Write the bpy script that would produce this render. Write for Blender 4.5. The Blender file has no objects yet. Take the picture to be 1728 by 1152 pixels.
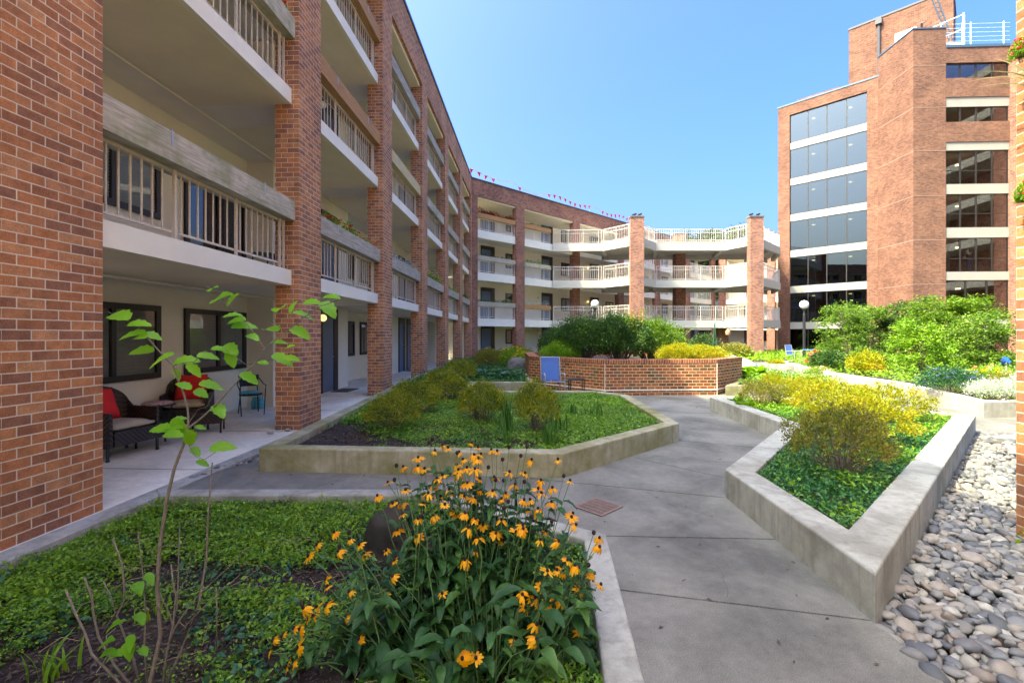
import bpy, bmesh, math, random
import numpy as np
from mathutils import Vector, Matrix
R = random.Random(7)
NR = np.random.default_rng(11)
C = bpy.context.scene.collection
F = 768.0; CX = 864.0; HY = 566.0; EYE = 1.58
def at(x, y, z=0.0):
    Y = F*(EYE-z)/(y-HY); return ((x-CX)/F*Y, Y, z)
def ray(x, y, Y):
    return ((x-CX)/F*Y, Y, EYE-(y-HY)*Y/F)
# ---------------------------------------------------------------- materials
def nodes(name):
    m = bpy.data.materials.new(name); m.use_nodes = True
    nt = m.node_tree; b = nt.nodes['Principled BSDF']
    return m, nt, b, nt.nodes.new, nt.links.new
def ramp(nt, stops, interp='LINEAR'):
    r = nt.nodes.new('ShaderNodeValToRGB'); cr = r.color_ramp; cr.interpolation = interp
    while len(cr.elements) > len(stops): cr.elements.remove(cr.elements[-1])
    while len(cr.elements) < len(stops): cr.elements.new(0.5)
    for e, (p, c) in zip(cr.elements, stops):
        e.position = p; e.color = (c[0], c[1], c[2], 1)
    return r
def noise(nt, scale, detail=4, rough=.6, vec=None, dist=0):
    n = nt.nodes.new('ShaderNodeTexNoise'); n.inputs['Scale'].default_value = scale
    n.inputs['Detail'].default_value = detail; n.inputs['Roughness'].default_value = rough
    n.inputs['Distortion'].default_value = dist
    if vec is not None: nt.links.new(vec, n.inputs['Vector'])
    return n
def mixc(nt, a, b, fac, mode='MIX'):
    m = nt.nodes.new('ShaderNodeMix'); m.data_type = 'RGBA'; m.blend_type = mode
    for sock, v in ((m.inputs[6], a), (m.inputs[7], b), (m.inputs[0], fac)):
        if hasattr(v, 'links') or hasattr(v, 'is_linked'): nt.links.new(v, sock)
        elif isinstance(v, (tuple, list)): sock.default_value = (v[0], v[1], v[2], 1)
        else: sock.default_value = v
    return m.outputs[2]
def bump(nt, b, h, strength=.3, dist=.01):
    n = nt.nodes.new('ShaderNodeBump'); n.inputs['Strength'].default_value = strength
    n.inputs['Distance'].default_value = dist
    nt.links.new(h, n.inputs['Height']); nt.links.new(n.outputs[0], b.inputs['Normal'])
def coord(nt, which='Object'):
    return nt.nodes.new('ShaderNodeTexCoord').outputs[which]
def flat(name, col, rough=.6, metal=0, var=.12, scale=6, spec=.5, bmp=0):
    m, nt, b, N, L = nodes(name)
    n = noise(nt, scale, 6, .65, coord(nt))
    lo = tuple(c*(1-var) for c in col); hi = tuple(min(1, c*(1+var)) for c in col)
    r = ramp(nt, [(.3, lo), (.7, hi)]); L(n.outputs[0], r.inputs[0]); L(r.outputs[0], b.inputs['Base Color'])
    b.inputs['Roughness'].default_value = rough; b.inputs['Metallic'].default_value = metal
    b.inputs['Specular IOR Level'].default_value = spec
    if bmp: 
        n2 = noise(nt, 180, 3, .7, coord(nt)); bump(nt, b, n2.outputs[0], bmp, .003)
    return m
def brick(name, cols, mortar=(.50,.44,.36), bw=.2032, rh=.0813, ms=.0052, rot=False):
    m, nt, b, N, L = nodes(name)
    uv = N('ShaderNodeUVMap'); uv.uv_map = 'UVMap'
    t = N('ShaderNodeTexBrick'); t.offset = .5
    vec = uv.outputs[0]
    nd = noise(nt, 14, 2, .5, uv.outputs[0])      # slightly irregular joints
    va = N('ShaderNodeVectorMath'); va.operation = 'MULTIPLY_ADD'
    L(nd.outputs[1], va.inputs[0]); va.inputs[1].default_value = (.005, .005, 0); L(vec, va.inputs[2]); vec = va.outputs[0]
    L(vec, t.inputs['Vector'])
    t.inputs['Color1'].default_value = (0,0,0,1); t.inputs['Color2'].default_value = (1,1,1,1)
    t.inputs['Mortar'].default_value = (.5,.5,.5,1); t.inputs['Scale'].default_value = 1
    t.inputs['Mortar Size'].default_value = ms; t.inputs['Mortar Smooth'].default_value = .15
    t.inputs['Brick Width'].default_value = bw; t.inputs['Row Height'].default_value = rh
    k = len(cols); r = ramp(nt, [((i+.5)/k, c) for i, c in enumerate(cols)]); L(t.outputs['Color'], r.inputs[0])
    n1 = noise(nt, 9, 5, .7, uv.outputs[0]); n2 = noise(nt, 90, 3, .7, uv.outputs[0]); n3 = noise(nt, .7, 3, .5, uv.outputs[0])
    g = ramp(nt, [(.3, (.68,.66,.66)), (.7, (1.2,1.16,1.12))]); L(n1.outputs[0], g.inputs[0])
    g2 = ramp(nt, [(.35, (.7,.7,.7)), (.65, (1.15,1.15,1.15))]); L(n2.outputs[0], g2.inputs[0])
    g3 = ramp(nt, [(.35, (.80,.78,.78)), (.65, (1.12,1.09,1.06))]); L(n3.outputs[0], g3.inputs[0])
    c = mixc(nt, r.outputs[0], g.outputs[0], 1, 'MULTIPLY'); c = mixc(nt, c, g2.outputs[0], 1, 'MULTIPLY')
    c = mixc(nt, c, mortar, t.outputs['Fac']); c = mixc(nt, c, g3.outputs[0], 1, 'MULTIPLY')
    L(c, b.inputs['Base Color']); b.inputs['Roughness'].default_value = .85
    b.inputs['Specular IOR Level'].default_value = .25
    inv = N('ShaderNodeMath'); inv.operation = 'SUBTRACT'; inv.inputs[0].default_value = 1; L(t.outputs['Fac'], inv.inputs[1])
    ad = N('ShaderNodeMath'); ad.operation = 'MULTIPLY_ADD'; L(n2.outputs[0], ad.inputs[0]); ad.inputs[1].default_value = .35; L(inv.outputs[0], ad.inputs[2])
    bump(nt, b, ad.outputs[0], .7, .006)
    return m
def concrete(name, col, stain=(.16,.15,.12), samt=.6, sc=1.2, streak=True, algae=0.0, speck=.25, rough=.85):
    m, nt, b, N, L = nodes(name)
    co = coord(nt)
    n1 = noise(nt, sc, 6, .62, co, .4); n2 = noise(nt, 160, 2, .8, co); n3 = noise(nt, 14, 5, .7, co)
    r1 = ramp(nt, [(.42, (0,0,0)), (.64, (samt,)*3)]); L(n1.outputs[0], r1.inputs[0])
    c = mixc(nt, col, stain, r1.outputs[0])
    if streak:
        mp = N('ShaderNodeMapping'); L(co, mp.inputs[0]); mp.inputs['Scale'].default_value = (9, 9, .35)
        n4 = noise(nt, 1.5, 5, .65, mp.outputs[0]); r4 = ramp(nt, [(.5, (0,0,0)), (.72, (.55,)*3)]); L(n4.outputs[0], r4.inputs[0])
        c = mixc(nt, c, stain, r4.outputs[0])
    if algae:
        n5 = noise(nt, 1.7, 5, .6, co); r5 = ramp(nt, [(.38, (0,0,0)), (.68, (algae,)*3)]); L(n5.outputs[0], r5.inputs[0])
        c = mixc(nt, c, (.17,.16,.035), r5.outputs[0])
    g = ramp(nt, [(.3, (1-speck,)*3), (.7, (1+speck*.7,)*3)]); L(n2.outputs[0], g.inputs[0])
    g3 = ramp(nt, [(.3, (.86,.86,.86)), (.7, (1.1,1.1,1.1))]); L(n3.outputs[0], g3.inputs[0])
    c = mixc(nt, c, g.outputs[0], 1, 'MULTIPLY'); c = mixc(nt, c, g3.outputs[0], 1, 'MULTIPLY')
    L(c, b.inputs['Base Color']); b.inputs['Roughness'].default_value = rough; b.inputs['Specular IOR Level'].default_value = .3
    bump(nt, b, n2.outputs[0], .35, .003)
    return m
def leafmat(name, cols, trans=.35, rough=.55, patch=None):
    m, nt, b, N, L = nodes(name)
    g = N('ShaderNodeNewGeometry'); oi = N('ShaderNodeObjectInfo')
    k = len(cols); r = ramp(nt, [((i+.5)/k, c) for i, c in enumerate(cols)]); 
    n = noise(nt, 2.2 if patch is None else patch, 3, .6, coord(nt))
    mr = N('ShaderNodeMapRange'); mr.inputs[1].default_value = .3; mr.inputs[2].default_value = .7; L(n.outputs[0], mr.inputs[0])
    mx = N('ShaderNodeMix'); mx.inputs[0].default_value = .5; L(g.outputs['Random Per Island'], mx.inputs[2]); L(mr.outputs[0], mx.inputs[3])
    L(mx.outputs[0], r.inputs[0]); L(r.outputs[0], b.inputs['Base Color'])
    b.inputs['Roughness'].default_value = rough; b.inputs['Specular IOR Level'].default_value = .35
    tr = N('ShaderNodeBsdfTranslucent'); tc = mixc(nt, r.outputs[0], (1.6,1.5,.6), 1, 'MULTIPLY'); L(tc, tr.inputs[0])
    ms = N('ShaderNodeMixShader'); ms.inputs[0].default_value = trans
    L(b.outputs[0], ms.inputs[1]); L(tr.outputs[0], ms.inputs[2]); L(ms.outputs[0], nt.nodes['Material Output'].inputs[0])
    return m
def glass(name, tint=(.03,.035,.04), refl=.5, see=.5, rtint=(.9,.93,1)):
    m, nt, b, N, L = nodes(name)
    tr = N('ShaderNodeBsdfTransparent'); tr.inputs[0].default_value = (see, see, see, 1)
    gl = N('ShaderNodeBsdfGlossy'); gl.inputs['Roughness'].default_value = .015; gl.inputs[0].default_value = (*rtint, 1)
    n = noise(nt, .7, 2, .5, coord(nt)); bp = N('ShaderNodeBump'); bp.inputs['Strength'].default_value = .05; bp.inputs['Distance'].default_value = .02
    L(n.outputs[0], bp.inputs['Height']); L(bp.outputs[0], gl.inputs['Normal'])
    lw = N('ShaderNodeLayerWeight'); fr = N('ShaderNodeMath'); fr.operation = 'POWER'; L(lw.outputs['Facing'], fr.inputs[0]); fr.inputs[1].default_value = 4
    ma = N('ShaderNodeMath'); ma.operation = 'ADD'; L(fr.outputs[0], ma.inputs[0]); ma.inputs[1].default_value = refl; ma.use_clamp = True
    ms = N('ShaderNodeMixShader'); L(ma.outputs[0], ms.inputs[0]); L(tr.outputs[0], ms.inputs[1]); L(gl.outputs[0], ms.inputs[2])
    L(ms.outputs[0], nt.nodes['Material Output'].inputs[0])
    return m
def wood(name, c1, c2, moss=0):
    m, nt, b, N, L = nodes(name)
    uv = N('ShaderNodeUVMap'); uv.uv_map = 'UVMap'
    mp = N('ShaderNodeMapping'); L(uv.outputs[0], mp.inputs[0]); mp.inputs['Scale'].default_value = (1.2, 22, 1)
    n = noise(nt, 1.6, 7, .7, mp.outputs[0], .6); r = ramp(nt, [(.3, c1), (.68, c2)]); L(n.outputs[0], r.inputs[0]); c = r.outputs[0]
    if moss:
        n2 = noise(nt, 2.5, 4, .6, uv.outputs[0]); r2 = ramp(nt, [(.42, (0,0,0)), (.62, (moss,)*3)]); L(n2.outputs[0], r2.inputs[0])
        c = mixc(nt, c, (.16,.19,.05), r2.outputs[0])
    L(c, b.inputs['Base Color']); b.inputs['Roughness'].default_value = .85; bump(nt, b, n.outputs[0], .5, .006)
    return m
def emit(name, col, s):
    m, nt, b, N, L = nodes(name)
    b.inputs['Base Color'].default_value = (*col, 1); b.inputs['Emission Color'].default_value = (*col, 1); b.inputs['Emission Strength'].default_value = s
    return m
M = {}
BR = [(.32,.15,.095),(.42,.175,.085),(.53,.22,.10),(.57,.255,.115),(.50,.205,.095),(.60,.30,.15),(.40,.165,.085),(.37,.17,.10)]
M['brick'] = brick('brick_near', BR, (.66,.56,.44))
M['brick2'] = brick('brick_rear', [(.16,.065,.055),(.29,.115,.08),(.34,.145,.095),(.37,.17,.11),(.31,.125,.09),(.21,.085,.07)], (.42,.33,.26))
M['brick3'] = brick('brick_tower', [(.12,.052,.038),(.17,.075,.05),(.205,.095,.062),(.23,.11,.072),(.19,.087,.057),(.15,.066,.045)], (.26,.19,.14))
M['brickp'] = brick('brick_planter', [(.16,.075,.035),(.31,.085,.035),(.38,.12,.045),(.42,.15,.06),(.34,.10,.04),(.20,.12,.06)], (.62,.46,.26), ms=.008)
M['cap'] = brick('brick_rowlock', [(.24,.07,.035),(.38,.12,.055),(.43,.15,.07),(.3,.1,.05)], (.60,.45,.28), bw=.068, rh=.3)
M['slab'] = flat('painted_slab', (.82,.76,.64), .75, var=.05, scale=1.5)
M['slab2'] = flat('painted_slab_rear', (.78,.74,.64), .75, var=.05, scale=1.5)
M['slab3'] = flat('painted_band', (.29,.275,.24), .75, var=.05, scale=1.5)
M['deck'] = flat('painted_deck', (.42,.395,.345), .75, var=.06, scale=1.2)
M['railw'] = flat('deck_rail_paint', (.56,.50,.45), .5, var=.05)
M['stonej'] = flat('band_mortar', (.24,.15,.11), .9)
M['wall'] = flat('stucco_wall', (.80,.73,.58), .9, var=.04, scale=2, bmp=.5)
M['soffit'] = flat('stucco_soffit', (.80,.70,.50), .95, var=.05, scale=2, bmp=.5)
M['rail'] = flat('beige_rail_paint', (.58,.49,.38), .5, var=.15, scale=20)
M['rail2'] = flat('white_rail_paint', (.80,.74,.68), .5, var=.05)
M['frame'] = flat('dark_bronze_frame', (.022,.018,.016), .4)
M['door'] = flat('blue_door_paint', (.11,.16,.25), .5, var=.06)
M['tpane2'] = glass('curtain_wall_pane_front', refl=.22, see=.85, rtint=(.42,.43,.45))
M['pane'] = glass('window_pane', refl=.03, see=.8)
M['tpane'] = glass('curtain_wall_pane', refl=.32, see=.34, rtint=(.21,.26,.31))
M['blind'] = flat('slatted_blind', (.50,.48,.42), .7)
M['wood'] = wood('weathered_timber', (.27,.22,.16), (.64,.57,.46), .6)
M['woodg'] = wood('grey_timber', (.20,.16,.12), (.58,.51,.42), .15)
M['woodo'] = wood('orange_timber', (.28,.13,.05), (.50,.27,.11))
M['woody'] = wood('fresh_timber', (.48,.36,.17), (.62,.50,.28))
M['walk'] = concrete('walkway_concrete', (.80,.73,.60), samt=.25, streak=False, speck=.1)
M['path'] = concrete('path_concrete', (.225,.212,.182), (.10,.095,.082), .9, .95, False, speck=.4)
M['kerb'] = concrete('kerb_concrete', (.40,.385,.335), (.17,.16,.125), .6, 2.5, speck=.12)
M['kerba'] = concrete('mossy_concrete', (.46,.42,.29), (.17,.14,.065), .6, 2.0, algae=.95, speck=.12)
M['kerbw'] = concrete('pale_concrete', (.43,.405,.35), (.25,.225,.17), .45, 2.0, speck=.1)
M['soil'] = concrete('mulch_soil', (.055,.038,.030), (.02,.014,.012), .8, 9, False, speck=.6)
M['chip'] = leafmat('mulch_chips', [(.035,.022,.018),(.07,.045,.035),(.11,.075,.055),(.05,.03,.025)], 0)
M['bark'] = flat('bark', (.13,.095,.075), .9, var=.3, scale=30)
M['twig'] = flat('twig_bark', (.19,.15,.115), .9, var=.35, scale=30)
M['coping'] = flat('blue_coping_metal', (.05,.09,.14), .45)
M['copd'] = flat('dark_coping', (.06,.06,.07), .6)
M['black'] = flat('black_metal', (.015,.015,.017), .4)
M['grey'] = flat('grey_metal', (.36,.37,.38), .4, .5)
M['white'] = flat('white_paint', (.80,.80,.80), .5, var=.03)
M['globe'] = flat('opal_globe', (.86,.84,.80), .25, var=.02)
M['globey'] = emit('lit_opal_globe', (.9,.62,.28), .35)
M['lampon'] = emit('ceiling_downlight', (1,.85,.45), 2.5)
M['bluef'] = flat('blue_sling_fabric', (.07,.15,.40), .75, var=.08)
M['redf'] = flat('red_pillow_fabric', (.62,.015,.02), .8, var=.08)
M['tan'] = flat('tan_cushion_fabric', (.42,.35,.26), .9, var=.08)
M['teal'] = flat('teal_towel', (.10,.38,.42), .9, var=.4, scale=20)
M['wick'] = None
M['interior'] = flat('interior_wall', (.50,.47,.42), .9)
M['idark'] = flat('interior_dark', (.10,.095,.09), .9)
M['rust'] = flat('rusty_grate', (.20,.13,.10), .8, var=.3, scale=40)
M['rock'] = concrete('dark_rock', (.05,.042,.034), (.03,.025,.02), .8, 6, False, speck=.4)
M['rockl'] = concrete('pale_rock', (.42,.40,.38), (.2,.19,.18), .5, 3, False, speck=.3)
M['rockg'] = concrete('grey_rock', (.16,.15,.14), (.08,.075,.07), .5, 3, False, speck=.3)
M['terra'] = flat('terracotta', (.50,.22,.12), .8)
M['stonepot'] = flat('cast_stone', (.66,.60,.52), .85, var=.12)
M['az'] = leafmat('azalea_leaves', [(.06,.10,.012),(.15,.20,.02),(.28,.31,.025),(.42,.39,.035),(.44,.33,.05)])
M['azy'] = leafmat('golden_azalea_leaves', [(.12,.16,.012),(.24,.27,.014),(.36,.36,.02),(.44,.37,.02),(.42,.24,.05)], .4)
M['azb'] = leafmat('bronze_azalea_leaves', [(.07,.09,.02),(.13,.15,.03),(.21,.21,.03),(.29,.26,.04),(.27,.17,.07)])
M['gc'] = leafmat('creeping_leaves', [(.03,.085,.016),(.07,.17,.022),(.14,.28,.03),(.22,.38,.045),(.33,.48,.08)], .3, .4, 1.3)
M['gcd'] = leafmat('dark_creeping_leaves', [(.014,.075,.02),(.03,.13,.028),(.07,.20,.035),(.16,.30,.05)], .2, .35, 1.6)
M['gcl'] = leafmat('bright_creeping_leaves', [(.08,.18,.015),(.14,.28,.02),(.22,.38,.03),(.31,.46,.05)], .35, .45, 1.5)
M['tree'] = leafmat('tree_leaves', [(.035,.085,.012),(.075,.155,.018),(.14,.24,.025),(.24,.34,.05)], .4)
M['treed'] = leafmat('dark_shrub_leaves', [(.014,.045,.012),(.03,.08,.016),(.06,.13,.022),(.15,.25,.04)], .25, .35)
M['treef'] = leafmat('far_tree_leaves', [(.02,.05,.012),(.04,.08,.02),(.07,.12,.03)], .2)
M['hosta'] = leafmat('hosta_leaves', [(.012,.06,.025),(.02,.09,.04),(.05,.15,.06),(.10,.2,.08)], .25, .3)
M['iris'] = leafmat('iris_blades', [(.04,.12,.02),(.07,.18,.03),(.13,.26,.05)], .3)
M['sus'] = leafmat('coneflower_leaves', [(.016,.06,.02),(.03,.09,.025),(.05,.13,.03),(.09,.19,.04)], .22, .45)
_m = M['sus']; _nt = _m.node_tree; _b = _nt.nodes['Principled BSDF']; _n = noise(_nt, 55, 5, .7, coord(_nt), .8); bump(_nt, _b, _n.outputs[0], .5, .006)
M['stem'] = flat('green_stem', (.10,.18,.05), .7)
M['petal'] = leafmat('orange_petals', [(.70,.27,.006),(.82,.37,.01),(.88,.46,.02)], .3)
M['cone'] = flat('flower_cone', (.025,.012,.010), .95, var=.5, scale=400)
M['sap'] = leafmat('sapling_leaves', [(.12,.32,.02),(.18,.42,.03),(.28,.52,.04)], .45, .4)
M['silver'] = leafmat('silver_leaves', [(.30,.36,.30),(.45,.50,.44),(.58,.62,.56)], .2)
M['redp'] = leafmat('red_flowers', [(.5,.01,.015),(.7,.02,.02),(.62,.02,.06)], .3)
M['pink'] = leafmat('pink_flowers', [(.75,.12,.22),(.8,.3,.35),(.7,.04,.25)], .3)
M['yelp'] = leafmat('yellow_flowers', [(.8,.5,.01),(.85,.62,.02),(.8,.32,.02)], .3)
M['orap'] = leafmat('orange_flowers', [(.75,.3,.03),(.7,.22,.03)], .3)
M['whip'] = leafmat('white_flowers', [(.75,.7,.68),(.8,.76,.7),(.7,.45,.5)], .3)
M['purp'] = leafmat('purple_flowers', [(.15,.12,.45),(.25,.2,.6)], .3)
M['bluep'] = flat('blue_pinwheel', (.02,.12,.55), .4)
M['rustl'] = leafmat('rust_red_leaves', [(.16,.02,.015),(.28,.045,.02),(.34,.09,.03)], .25)
M['skin'] = flat('skin', (.50,.32,.24), .6)
M['jean'] = flat('blue_jeans', (.03,.05,.10), .9)
M['shirt'] = flat('dark_shirt', (.03,.03,.035), .9)
def pebblemat():
    m, nt, b, N, L = nodes('river_pebble')
    g = N('ShaderNodeNewGeometry'); oi = N('ShaderNodeObjectInfo')
    a = N('ShaderNodeMath'); a.operation = 'ADD'; L(g.outputs['Random Per Island'], a.inputs[0]); L(oi.outputs['Random'], a.inputs[1])
    f = N('ShaderNodeMath'); f.operation = 'FRACT'; L(a.outputs[0], f.inputs[0])
    r = ramp(nt, [(.04,(.08,.085,.09)),(.2,(.17,.175,.18)),(.35,(.25,.235,.21)),(.5,(.12,.12,.125)),(.65,(.30,.275,.235)),(.78,(.21,.165,.135)),(.9,(.38,.36,.32)),(.98,(.11,.11,.12))])
    L(f.outputs[0], r.inputs[0])
    n = noise(nt, 22, 5, .65, coord(nt), .5); g1 = ramp(nt, [(.3,(.75,.74,.74)),(.7,(1.2,1.18,1.15))]); L(n.outputs[0], g1.inputs[0])
    c = mixc(nt, r.outputs[0], g1.outputs[0], 1, 'MULTIPLY'); L(c, b.inputs['Base Color']); b.inputs['Roughness'].default_value = .6
    bump(nt, b, n.outputs[0], .15, .004); return m
M['peb'] = pebblemat()
def wicker():
    m, nt, b, N, L = nodes('dark_wicker')
    co = coord(nt)
    w1 = N('ShaderNodeTexWave'); w1.bands_direction = 'Z'; w1.inputs['Scale'].default_value = 14; L(co, w1.inputs['Vector'])
    w2 = N('ShaderNodeTexWave'); w2.bands_direction = 'DIAGONAL'; w2.inputs['Scale'].default_value = 10; L(co, w2.inputs['Vector'])
    mu = N('ShaderNodeMath'); mu.operation = 'MULTIPLY'; L(w1.outputs[1], mu.inputs[0]); L(w2.outputs[1], mu.inputs[1])
    r = ramp(nt, [(.1,(.012,.009,.008)),(.6,(.07,.042,.032))]); L(mu.outputs[0], r.inputs[0]); L(r.outputs[0], b.inputs['Base Color'])
    b.inputs['Roughness'].default_value = .5; bump(nt, b, mu.outputs[0], .8, .01); return m
M['wick'] = wicker()
def patterned():
    m, nt, b, N, L = nodes('red_patterned_fabric')
    v = N('ShaderNodeTexVoronoi'); v.inputs['Scale'].default_value = 28; L(coord(nt), v.inputs['Vector'])
    r = ramp(nt, [(.3,(.55,.02,.05)),(.5,(.5,.45,.42))]); L(v.outputs['Distance'], r.inputs[0]); L(r.outputs[0], b.inputs['Base Color']); b.inputs['Roughness'].default_value = .8
    return m
M['redpat'] = patterned()
# ---------------------------------------------------------------- mesh builder
class MB:
    def __init__(s): s.v = []; s.f = []; s.uv = []; s.n = 0
    def add(s, verts, faces, uvs=None):
        s.v.extend(verts)
        for i, f in enumerate(faces):
            s.f.append([q+s.n for q in f])
            s.uv.extend(uvs[i] if uvs else [(0., 0.)]*len(f))
        s.n += len(verts)
    def quadp(s, ps, uv): s.add(ps, [list(range(len(ps)))], [uv])
    def box(s, P, a0, a1, b0, b1, z0, z1, uo=0., vo=0.):
        c = Vector(P((a0+a1)/2, (b0+b1)/2, (z0+z1)/2))
        def q(c4, uv):
            p = [Vector(P(*k)) for k in c4]
            n = (p[1]-p[0]).cross(p[2]-p[1])
            if n.dot((p[0]+p[2])/2-c) < 0: p.reverse(); uv = uv[::-1]
            s.quadp([tuple(k) for k in p], uv)
        for b in (b0, b1): q([(a0,b,z0),(a1,b,z0),(a1,b,z1),(a0,b,z1)], [(uo,z0-vo),(uo+a1-a0,z0-vo),(uo+a1-a0,z1-vo),(uo,z1-vo)])
        for a in (a0, a1): q([(a,b0,z0),(a,b1,z0),(a,b1,z1),(a,b0,z1)], [(0,z0-vo),(b1-b0,z0-vo),(b1-b0,z1-vo),(0,z1-vo)])
        for z in (z0, z1): q([(a0,b0,z),(a1,b0,z),(a1,b1,z),(a0,b1,z)], [(a0,b0),(a1,b0),(a1,b1),(a0,b1)])
    def tube(s, pts, rad, seg=6, cap=True):
        pts = [Vector(p) for p in pts]; n = len(pts)
        if not hasattr(rad, '__len__'): rad = [rad]*n
        vs = []; ref = Vector((0,0,1))
        for i, p in enumerate(pts):
            d = (pts[min(i+1,n-1)]-pts[max(i-1,0)])
            if d.length < 1e-9: d = Vector((0,0,1))
            d.normalize(); r0 = ref if abs(d.dot(ref)) < .95 else Vector((1,0,0))
            x = d.cross(r0).normalized(); y = d.cross(x)
            for k in range(seg):
                a = 2*math.pi*k/seg; vs.append(tuple(p+(x*math.cos(a)+y*math.sin(a))*rad[i]))
        fs = [[i*seg+k, i*seg+(k+1)%seg, (i+1)*seg+(k+1)%seg, (i+1)*seg+k] for i in range(n-1) for k in range(seg)]
        if cap: fs += [list(range(seg))[::-1], [(n-1)*seg+k for k in range(seg)]]
        s.add(vs, fs)
    def lathe(s, c, prof, seg=16):
        vs = []; n = len(prof)
        for r, z in prof:
            for k in range(seg):
                a = 2*math.pi*k/seg; vs.append((c[0]+r*math.cos(a), c[1]+r*math.sin(a), c[2]+z))
        fs = [[i*seg+k, i*seg+(k+1)%seg, (i+1)*seg+(k+1)%seg, (i+1)*seg+k] for i in range(n-1) for k in range(seg)]
        fs += [list(range(seg))[::-1], [(n-1)*seg+k for k in range(seg)]]
        s.add(vs, fs)
    def ball(s, c, r, seg=14, sq=(1,1,1)):
        prof = []; k = seg//2
        vs = []; 
        for i in range(k+1):
            t = math.pi*i/k
            for j in range(seg):
                a = 2*math.pi*j/seg
                vs.append((c[0]+r*sq[0]*math.sin(t)*math.cos(a), c[1]+r*sq[1]*math.sin(t)*math.sin(a), c[2]-r*sq[2]*math.cos(t)))
        s.add(vs, [[i*seg+j, i*seg+(j+1)%seg, (i+1)*seg+(j+1)%seg, (i+1)*seg+j] for i in range(k) for j in range(seg)])
    def prism(s, poly, z0, z1, uo=0.):
        n = len(poly); A = sum(poly[i][0]*poly[(i+1)%n][1]-poly[(i+1)%n][0]*poly[i][1] for i in range(n))
        if A < 0: poly = poly[::-1]
        u = uo
        for i in range(n):
            p, q = poly[i], poly[(i+1)%n]; l = math.hypot(q[0]-p[0], q[1]-p[1])
            s.quadp([(p[0],p[1],z0),(q[0],q[1],z0),(q[0],q[1],z1),(p[0],p[1],z1)], [(u,z0),(u+l,z0),(u+l,z1),(u,z1)]); u += l
        s.quadp([(p[0],p[1],z1) for p in poly], [(p[0],p[1]) for p in poly])
        s.quadp([(p[0],p[1],z0) for p in poly[::-1]], [(p[0],p[1]) for p in poly[::-1]])
    def build(s, name, mat, parent=None, smooth=False, bevel=0, merge=False):
        if not s.v: return None
        me = bpy.data.meshes.new(name); me.from_pydata([tuple(v) for v in s.v], [], s.f)
        ul = me.uv_layers.new(name='UVMap'); ul.data.foreach_set('uv', np.array(s.uv, dtype=np.float32).ravel())
        me.materials.append(M[mat] if isinstance(mat, str) else mat)
        if merge:
            bm = bmesh.new(); bm.from_mesh(me); bmesh.ops.remove_doubles(bm, verts=bm.verts, dist=.0005); bmesh.ops.recalc_face_normals(bm, faces=bm.faces); bm.to_mesh(me); bm.free()
        if smooth: me.polygons.foreach_set('use_smooth', [True]*len(me.polygons))
        me.update()
        o = bpy.data.objects.new(name, me); C.objects.link(o)
        if parent: o.parent = parent
        if bevel:
            b = o.modifiers.new('Bevel', 'BEVEL'); b.width = bevel; b.segments = 2; b.limit_method = 'ANGLE'
        return o
def W(a, b, z): return (a, b, z)
def local(o, rz=0):
    c, s_ = math.cos(rz), math.sin(rz)
    return lambda a, b, z: (o[0]+a*c-b*s_, o[1]+a*s_+b*c, (o[2] if len(o) > 2 else 0)+z)
def tag(o, label=None, cat=None, group=None, kind=None):
    if label: o['label'] = label
    if cat: o['category'] = cat
    if group: o['group'] = group
    if kind: o['kind'] = kind
    return o
def empty(name, label, cat, loc=(0,0,0), rz=0, group=None):
    o = bpy.data.objects.new(name, None); C.objects.link(o); o.location = loc; o.rotation_euler = (0,0,rz); o.empty_display_size = .1
    return tag(o, label, cat, group)
def trimesh(name, V, T, mat, parent=None, smooth=False):
    me = bpy.data.meshes.new(name); V = np.asarray(V, dtype=np.float32); T = np.asarray(T, dtype=np.int32)
    me.vertices.add(len(V)); me.vertices.foreach_set('co', V.ravel())
    me.loops.add(T.size); me.loops.foreach_set('vertex_index', T.ravel())
    k = T.shape[1]; me.polygons.add(len(T)); me.polygons.foreach_set('loop_start', np.arange(0, T.size, k, dtype=np.int32))
    me.polygons.foreach_set('loop_total', np.full(len(T), k, dtype=np.int32))
    if smooth: me.polygons.foreach_set('use_smooth', np.ones(len(T), dtype=bool))
    me.materials.append(M[mat] if isinstance(mat, str) else mat); me.update(calc_edges=True); me.validate()
    o = bpy.data.objects.new(name, me); C.objects.link(o)
    if parent: o.parent = parent
    return o
def unit(a): return a/np.maximum(np.linalg.norm(a, axis=-1, keepdims=True), 1e-9)
def leafgeo(Cp, D, L, Wd, fold=.25, rng=NR, up=None, droop=0.):
    """diamond leaves folded on the midrib: n leaves, base Cp, direction D, length L, width Wd"""
    n = len(Cp); D = unit(D); r = unit(rng.normal(size=(n,3)) if up is None else up+rng.normal(size=(n,3))*.35)
    S = unit(np.cross(D, r)); N_ = np.cross(S, D)
    L = np.broadcast_to(np.asarray(L, float), (n,))[:,None]; Wd = np.broadcast_to(np.asarray(Wd, float), (n,))[:,None]
    mid = Cp+D*L*.45
    V = np.stack([Cp, mid+S*Wd*.5+N_*Wd*fold, Cp+D*L+np.array([0,0,-1.])*L*droop, mid-S*Wd*.5+N_*Wd*fold], 1).reshape(-1,3)
    b = (np.arange(n)*4)[:,None]
    T = np.concatenate([b+np.array([[0,1,2]]), b+np.array([[0,2,3]])], 1).reshape(-1,3)
    return V, T
def joing(gs):
    Vs, Ts, o = [], [], 0
    for V, T in gs: Vs.append(V); Ts.append(T+o); o += len(V)
    return np.concatenate(Vs), np.concatenate(Ts)
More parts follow.
